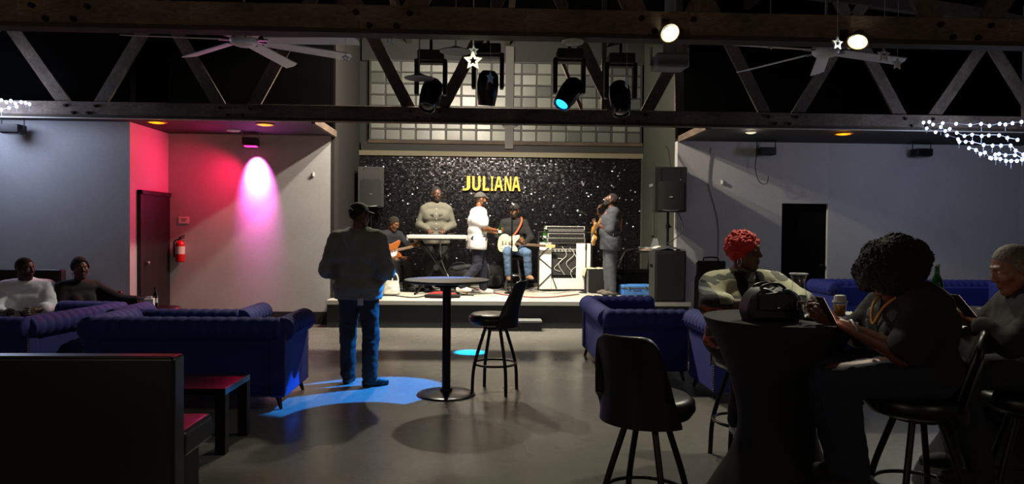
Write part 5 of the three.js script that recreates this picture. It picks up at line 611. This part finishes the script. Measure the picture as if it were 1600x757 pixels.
// 5 singer standing in profile
{ const c = F(953, 461, SH); const p = person({ pos: [c.x, SH, c.z], yaw: -Math.PI / 2 - .05, s: 1.0, label: 'bearded man in charcoal clothes with orange strap, head thrown back at the microphone', skin: C.skinC, thick: 1.4, wide: 1.15, armR: 1.3, legR: 1.22, belly: .03, headRot: [-.5, 0, 0], eyes: true, hair: { kind: 'short', mat: C.hair, t: .003 }, beard: C.hair,
    J: stand({ head: [0, 1.645, .0], neck: [0, 1.48, -.03], shL: [.2, 1.42, -.02], shR: [-.2, 1.42, -.02], elL: [.24, 1.14, .03], wrL: [.02, 1.22, .25], elR: [-.24, 1.15, .06], wrR: [-.08, 1.42, .2], knL: [.1, .5, .0], knR: [-.1, .5, .02], anL: [.11, .092, -.03], anR: [-.1, .092, .02], toL: [.13, .035, .12], toR: [-.12, .035, .17] }), handL: { dir: [-.6, .4, .4], nor: [0, 0, -1], curl: .8, thumb: -1 }, handR: { dir: [.3, .8, .1], nor: [.3, 0, -1], curl: .8 },
    top: { mat: C.charcoalTop, hem: .17, sleeve: .55, fold: .007, grow: .016 }, bottom: { mat: C.slacks, fold: .006 }, shoes: { mat: std(0x55504a, .7) } });
  part(p.g, 'guitar_strap', tube([[.12, 1.25, .17], [.14, 1.4, .1], [.13, 1.5, .0], [.12, 1.46, -.1], [.05, 1.3, -.16], [-.08, 1.1, -.17]], .024, 30, 6), std(0xb0512a, .7), 'orange shoulder strap'); part(p.g, 'earphone_cable', tube([[.08, 1.5, .02], [.23, 1.36, .02], [.27, 1.15, -.02], [.24, .98, .0]], .005, 24, 6), M.white);
  guitar([c.x - .27, SH + 1.05, c.z - .12], [0, -Math.PI / 2, .3], std(0xa9772e, .4), std(0x8a6a3a, .5), 'tan guitar slung across the chest of the man at the right'); }
// 6 bass player, seated in the dark at the left
{ const c = P(606, 400, 12.65); const p = person({ pos: [c.x, SH, c.z], yaw: .75, label: 'seated bass player in dark clothes half hidden behind the hooded man', skin: C.skinA, headRot: [.45, .25, 0], eyes: false, hair: { kind: 'short', mat: C.hair, t: .008 }, J: sit(.46, { chest: [0, .88, .03], neck: [0, 1.06, .1], head: [0, 1.2, .18], shL: [.18, 1.0, .08], shR: [-.18, 1.0, .08], elL: [.32, .8, .2], wrL: [.3, .84, .4], elR: [-.27, .78, .05], wrR: [-.06, .72, .22] }), handL: { curl: .9, dir: [-.2, .4, .5], nor: [0, 0, -1], thumb: -1 }, handR: { dir: [.6, -.5, .3], nor: [0, 0, -1] }, top: { mat: std(0x10131c, .92), hem: .08, sleeve: .4 }, bottom: { mat: std(0x0d0d0f, .9) }, shoes: { mat: M.black } });
  guitar([c.x + .1, SH + .72, c.z + .26], [0, .45, .2], std(0x8a4a18, .4), std(0xb08a55, .5), 'brown bass guitar held by the seated player at the left', true);
  const s = thing('stage_chair', [c.x, SH, c.z], .75, 'plain black chair under the bass player', 'chair'); part(s, 'seat', box(.42, .05, .42, 0, .43, .02, .02), M.black); part(s, 'backrest', box(.4, .3, .04, 0, .72, -.21, .02), M.black); for (const sx of [-1, 1]) for (const sz of [-1, 1]) part(s, 'leg', bar([sx * .18, .42, .02 + sz * .18], [sx * .19, 0, .02 + sz * .2], .012), M.blackMetal); for (const sx of [-1, 1]) part(s, 'back_post', bar([sx * .17, .42, -.19], [sx * .17, .62, -.21], .01), M.blackMetal); }
// 7, 8 the two guests at the far left
{ const c = P(45, 440, 7.85); person({ pos: [c.x - .06, 0, c.z - .05], yaw: .4, label: 'man in a white shirt seated at the far left, facing right', skin: 0x2e1b14, thick: 1.1, wide: 1.05, armR: 1.2, headRot: [.05, .9, 0], eyes: true, hair: { kind: 'short', mat: C.hair, t: .003 }, J: sit(.42, { pelvis: [0, .5, 0], head: [0, 1.05, .06], neck: [0, .9, 0], shL: [.19, .84, -.01], shR: [-.19, .84, -.01], chest: [0, .7, -.01], elL: [.25, .62, .14], elR: [-.26, .6, .14], wrL: [.16, .62, .38], wrR: [-.14, .6, .36] }), top: { mat: C.whiteShirt, hem: .08, collar: true, sleeve: .75, grow: .018, fold: .008 }, bottom: { mat: std(0x14151a, .9) }, shoes: { mat: M.black } }); }
{ const c = P(122, 440, 8.2); person({ pos: [c.x, 0, c.z], yaw: .95, label: 'woman in a black top with hair tied back beside the man in white', skin: 0x3e2419, thick: .98, headRot: [0, -.15, .05], eyes: true, hair: { kind: 'short', mat: C.hair, t: .012 }, earrings: true, bust: .8, J: sit(.42, { pelvis: [0, .5, 0], head: [0, 1.04, .05], neck: [0, .88, 0], shL: [.18, .82, 0], shR: [-.18, .82, 0], chest: [0, .68, 0], elL: [.36, .66, .25], wrL: [.44, .66, .48], elR: [-.24, .55, .1], wrR: [-.1, .55, .32] }), top: { mat: C.blackDress, hem: .06, sleeve: .95, grow: .016 }, bottom: { mat: C.blackDress }, shoes: { mat: M.black } });
  const d = P(224, 476, 7.9), t = thing('drink_glass', [leftTable.x - .16, leftTable.y, leftTable.z - .02], 0, 'small glass of pink drink on the little table at the left', 'glass'); part(t, 'glass', lathe([[0, .003], [.028, .003], [.034, .09], [.032, .09], [.026, .008], [0, .008]], 20), M.glass); part(t, 'drink', lathe([[0, .009], [.025, .009], [.029, .06], [0, .06]], 18), phys(0xc03a4a, .15, { transmission: .4 })); }
// 9 red-haired woman behind the covered table
{ const c = P(1163, 440, 4.62); const p = person({ pos: [c.x, -.02, c.z], yaw: .12, label: 'woman with short curly red hair and patterned jacket behind the handbag', skin: 0x4d2e20, thick: 1.2, wide: 1.2, armR: 1.35, bust: 1.05, belly: .03, headRot: [.02, .75, 0], full: .008, headCell: .004, earrings: true, hair: { kind: 'curls', mat: std(0xa81410, .7), cell: .003, label: 'short curly red hair' },
    J: sit(.74, { head: [.0, 1.43, .0], neck: [0, 1.27, -.02], chest: [0, 1.07, 0], shL: [.21, 1.2, 0], shR: [-.21, 1.2, 0], elL: [.3, 1.1, .2], wrL: [.06, 1.12, .34], elR: [-.3, 1.1, .18], wrR: [-.08, 1.115, .33], pelvis: [0, .85, -.02], anL: [.12, .36, .18], toL: [.13, .3, .3], anR: [-.12, .36, .18], toR: [-.13, .3, .3], knL: [.14, .84, .3], knR: [-.14, .84, .3] }), handL: { nor: [0, -1, 0], dir: [-1, 0, .3], thumb: -1 }, handR: { nor: [0, -1, 0], dir: [1, 0, .2], curl: .4 },
    top: { mat: new THREE.MeshStandardMaterial({ roughness: .9, map: tex(256, (u, v) => { const b = fbm(u, v, 9, 3, 77), s = Math.abs(u - .5) * 1.2; if (v > .57 + .16 * (b - .5) - s * .1 && s < .3 && s > .06) return b > .42 ? [176, 178, 150] : [96, 98, 88]; if (s > .22 && v < .5) return Math.sin(v * 60 + b * 30) > 0 ? [140, 66, 44] : [48, 32, 30]; return b > .55 ? [150, 152, 148] : b < .45 ? [22, 24, 28] : [80, 84, 88]; }, true, 1) }), name: 'jacket', hem: .05, sleeve: .62, grow: .02, collar: true, fold: .007 }, bottom: { mat: C.darkJeans }, shoes: { mat: M.offWhite } });
  const m = p.g.getObjectByName('jacket'), q = m.geometry.attributes.position, uv = new Float32Array(q.count * 2); for (let i = 0; i < q.count; i++) { uv[2 * i] = .5 + q.getX(i) / 1.2; uv[2 * i + 1] = (q.getY(i) - .8) / .6; } m.geometry.setAttribute('uv', new THREE.BufferAttribute(uv, 2));
  part(p.g, 'scarf', skinGeo([[V(-.07, 1.27, .05), V(-.03, 1.05, .2), .035, .05], [V(.07, 1.27, .05), V(.04, 1.05, .2), .035, .05], [V(-.03, 1.05, .2), V(.0, .95, .21), .05, .045]], .03, .009, 0, [], .004), M.blackCloth); }
// 10 woman with the big dark hair
function phone(parent, at, rot, col) { const t = thing('phone', at, 0, parent, 'phone'); t.rotation.set(...rot); part(t, 'case', box(.074, .155, .009, 0, 0, 0, .004), M.black); part(t, 'screen', box(.067, .145, .001, 0, 0, .0052), glow(col, .9)); const l = new THREE.RectAreaLight(col, 3.2, .067, .145); l.position.set(0, 0, .008); l.lookAt(0, 0, 1); l.rotation.set(0, Math.PI, 0); t.add(l); return t; }
{ const x = afroS.x, z = afroS.z; const p = person({ pos: [x, 0, z], yaw: -Math.PI / 2 - .08, label: 'woman with a large dark afro bent over her phone at the near table', skin: 0x5a3626, thick: 1.2, wide: 1.1, armR: 1.3, legR: 1.25, bust: 1.15, belly: .03, headRot: [.6, 0, 0], headCell: .004, hair: { kind: 'afro', r: .158, sx: 1.0, sy: 1.0, sz: 1.18, box: .25, cell: .004, mat: std(0x070606, .95) },
    J: sit(.76, { pelvis: [0, .87, -.0], waist: [0, 1.02, .02], chest: [0, 1.1, .03], neck: [0, 1.27, .06], head: [0, 1.31, .135], shL: [.2, 1.19, .05], shR: [-.2, 1.19, .05], elL: [.24, .97, .2], wrL: [.06, 1.09, .42], elR: [-.24, .98, .2], wrR: [-.07, 1.1, .42], knL: [.14, .83, .46], knR: [-.12, .82, .44], anL: [.13, .36, .36], toL: [.15, .3, .5], anR: [-.12, .34, .34], toR: [-.13, .28, .48], hipL: [.1, .85, .02], hipR: [-.1, .85, .02] }), handL: { dir: [-.2, .25, .9], nor: [-.7, .5, 0], curl: .8, thumb: -1 }, handR: { dir: [.15, .25, .9], nor: [.7, .5, 0], curl: .8 },
    top: { mat: std(0x121013, .92), hem: .06, sleeve: .42, grow: .018, fold: .007 }, bottom: { mat: std(0x131c2e, .9), name: 'jeans', fold: .007 }, shoes: { mat: M.black } });
  part(p.g, 'lanyard', tube([[-.07, 1.25, .02], [-.09, 1.27, .09], [-.06, 1.18, .2], [0, 1.08, .23], [.06, 1.18, .2], [.09, 1.27, .09]], .007, 36, 6), std(0xa8742a, .7), 'orange neck cord'); part(p.g, 'shirt_print', skinGeo([[V(-.1, 1.12, .16), V(-.06, .98, .19), .05, .05], [V(.1, 1.12, .16), V(.06, .98, .19), .05, .05]], .03, .01, 0, [], .012, 26), std(0x3a3f4a, .9), 'grey printed front'); part(p.g, 'wristband', new THREE.TorusGeometry(.04, .007, 8, 24).rotateX(.3).translate(.1, 1.07, .37), M.steel);
  phone('phone with lit screen in the hands of the woman with the afro', [x - .5, 1.155, z + .04], [-.5, Math.PI / 2, 0, 'YXZ'], 0xffd8c8); }
// 11 man at the right edge
{ const x = baldS.x, z = baldS.z; const p = person({ pos: [x, 0, z], yaw: -Math.PI / 2 - .25, label: 'shaven-headed man in black at the right edge looking at his phone', skin: 0x5c3a2a, thick: 1.1, armR: 1.1, headRot: [.35, .1, 0], headCell: .004, hair: { kind: 'short', mat: std(0x4a4440, .8), t: .002 },
    J: sit(.76, { neck: [0, 1.24, .04], head: [0, 1.36, .1], chest: [0, 1.05, .02], shL: [.19, 1.16, .03], shR: [-.19, 1.16, .03], elL: [.23, 1.0, .2], wrL: [.05, 1.13, .37], elR: [-.24, 1.0, .18], wrR: [-.08, 1.13, .35], anL: [.12, .36, .28], toL: [.13, .3, .42], anR: [-.12, .36, .28], toR: [-.13, .3, .42], knL: [.14, .84, .4], knR: [-.14, .84, .4] }), handL: { dir: [-.2, .3, .9], nor: [-.5, .8, 0], curl: .7, thumb: -1 }, handR: { dir: [.1, .25, .9], nor: [.5, .8, 0], curl: .7 },
    top: { mat: std(0x0b0b0d, .92), hem: .06, sleeve: .75, fold: .006 }, bottom: { mat: C.darkJeans }, shoes: { mat: M.black } });
  part(p.g, 'wrist_watch', merge([new THREE.TorusGeometry(.035, .008, 8, 24), box(.03, .03, .012, 0, .035, 0, .004)]).rotateX(.25).translate(-.1, 1.12, .31), M.chrome);
  phone('phone in a dark case held up by the man at the right edge', [x - .46, 1.185, z + .12], [-.75, Math.PI / 2 + .1, 0, 'YXZ'], 0xffd0b0); }

renderer.render(scene, camera);
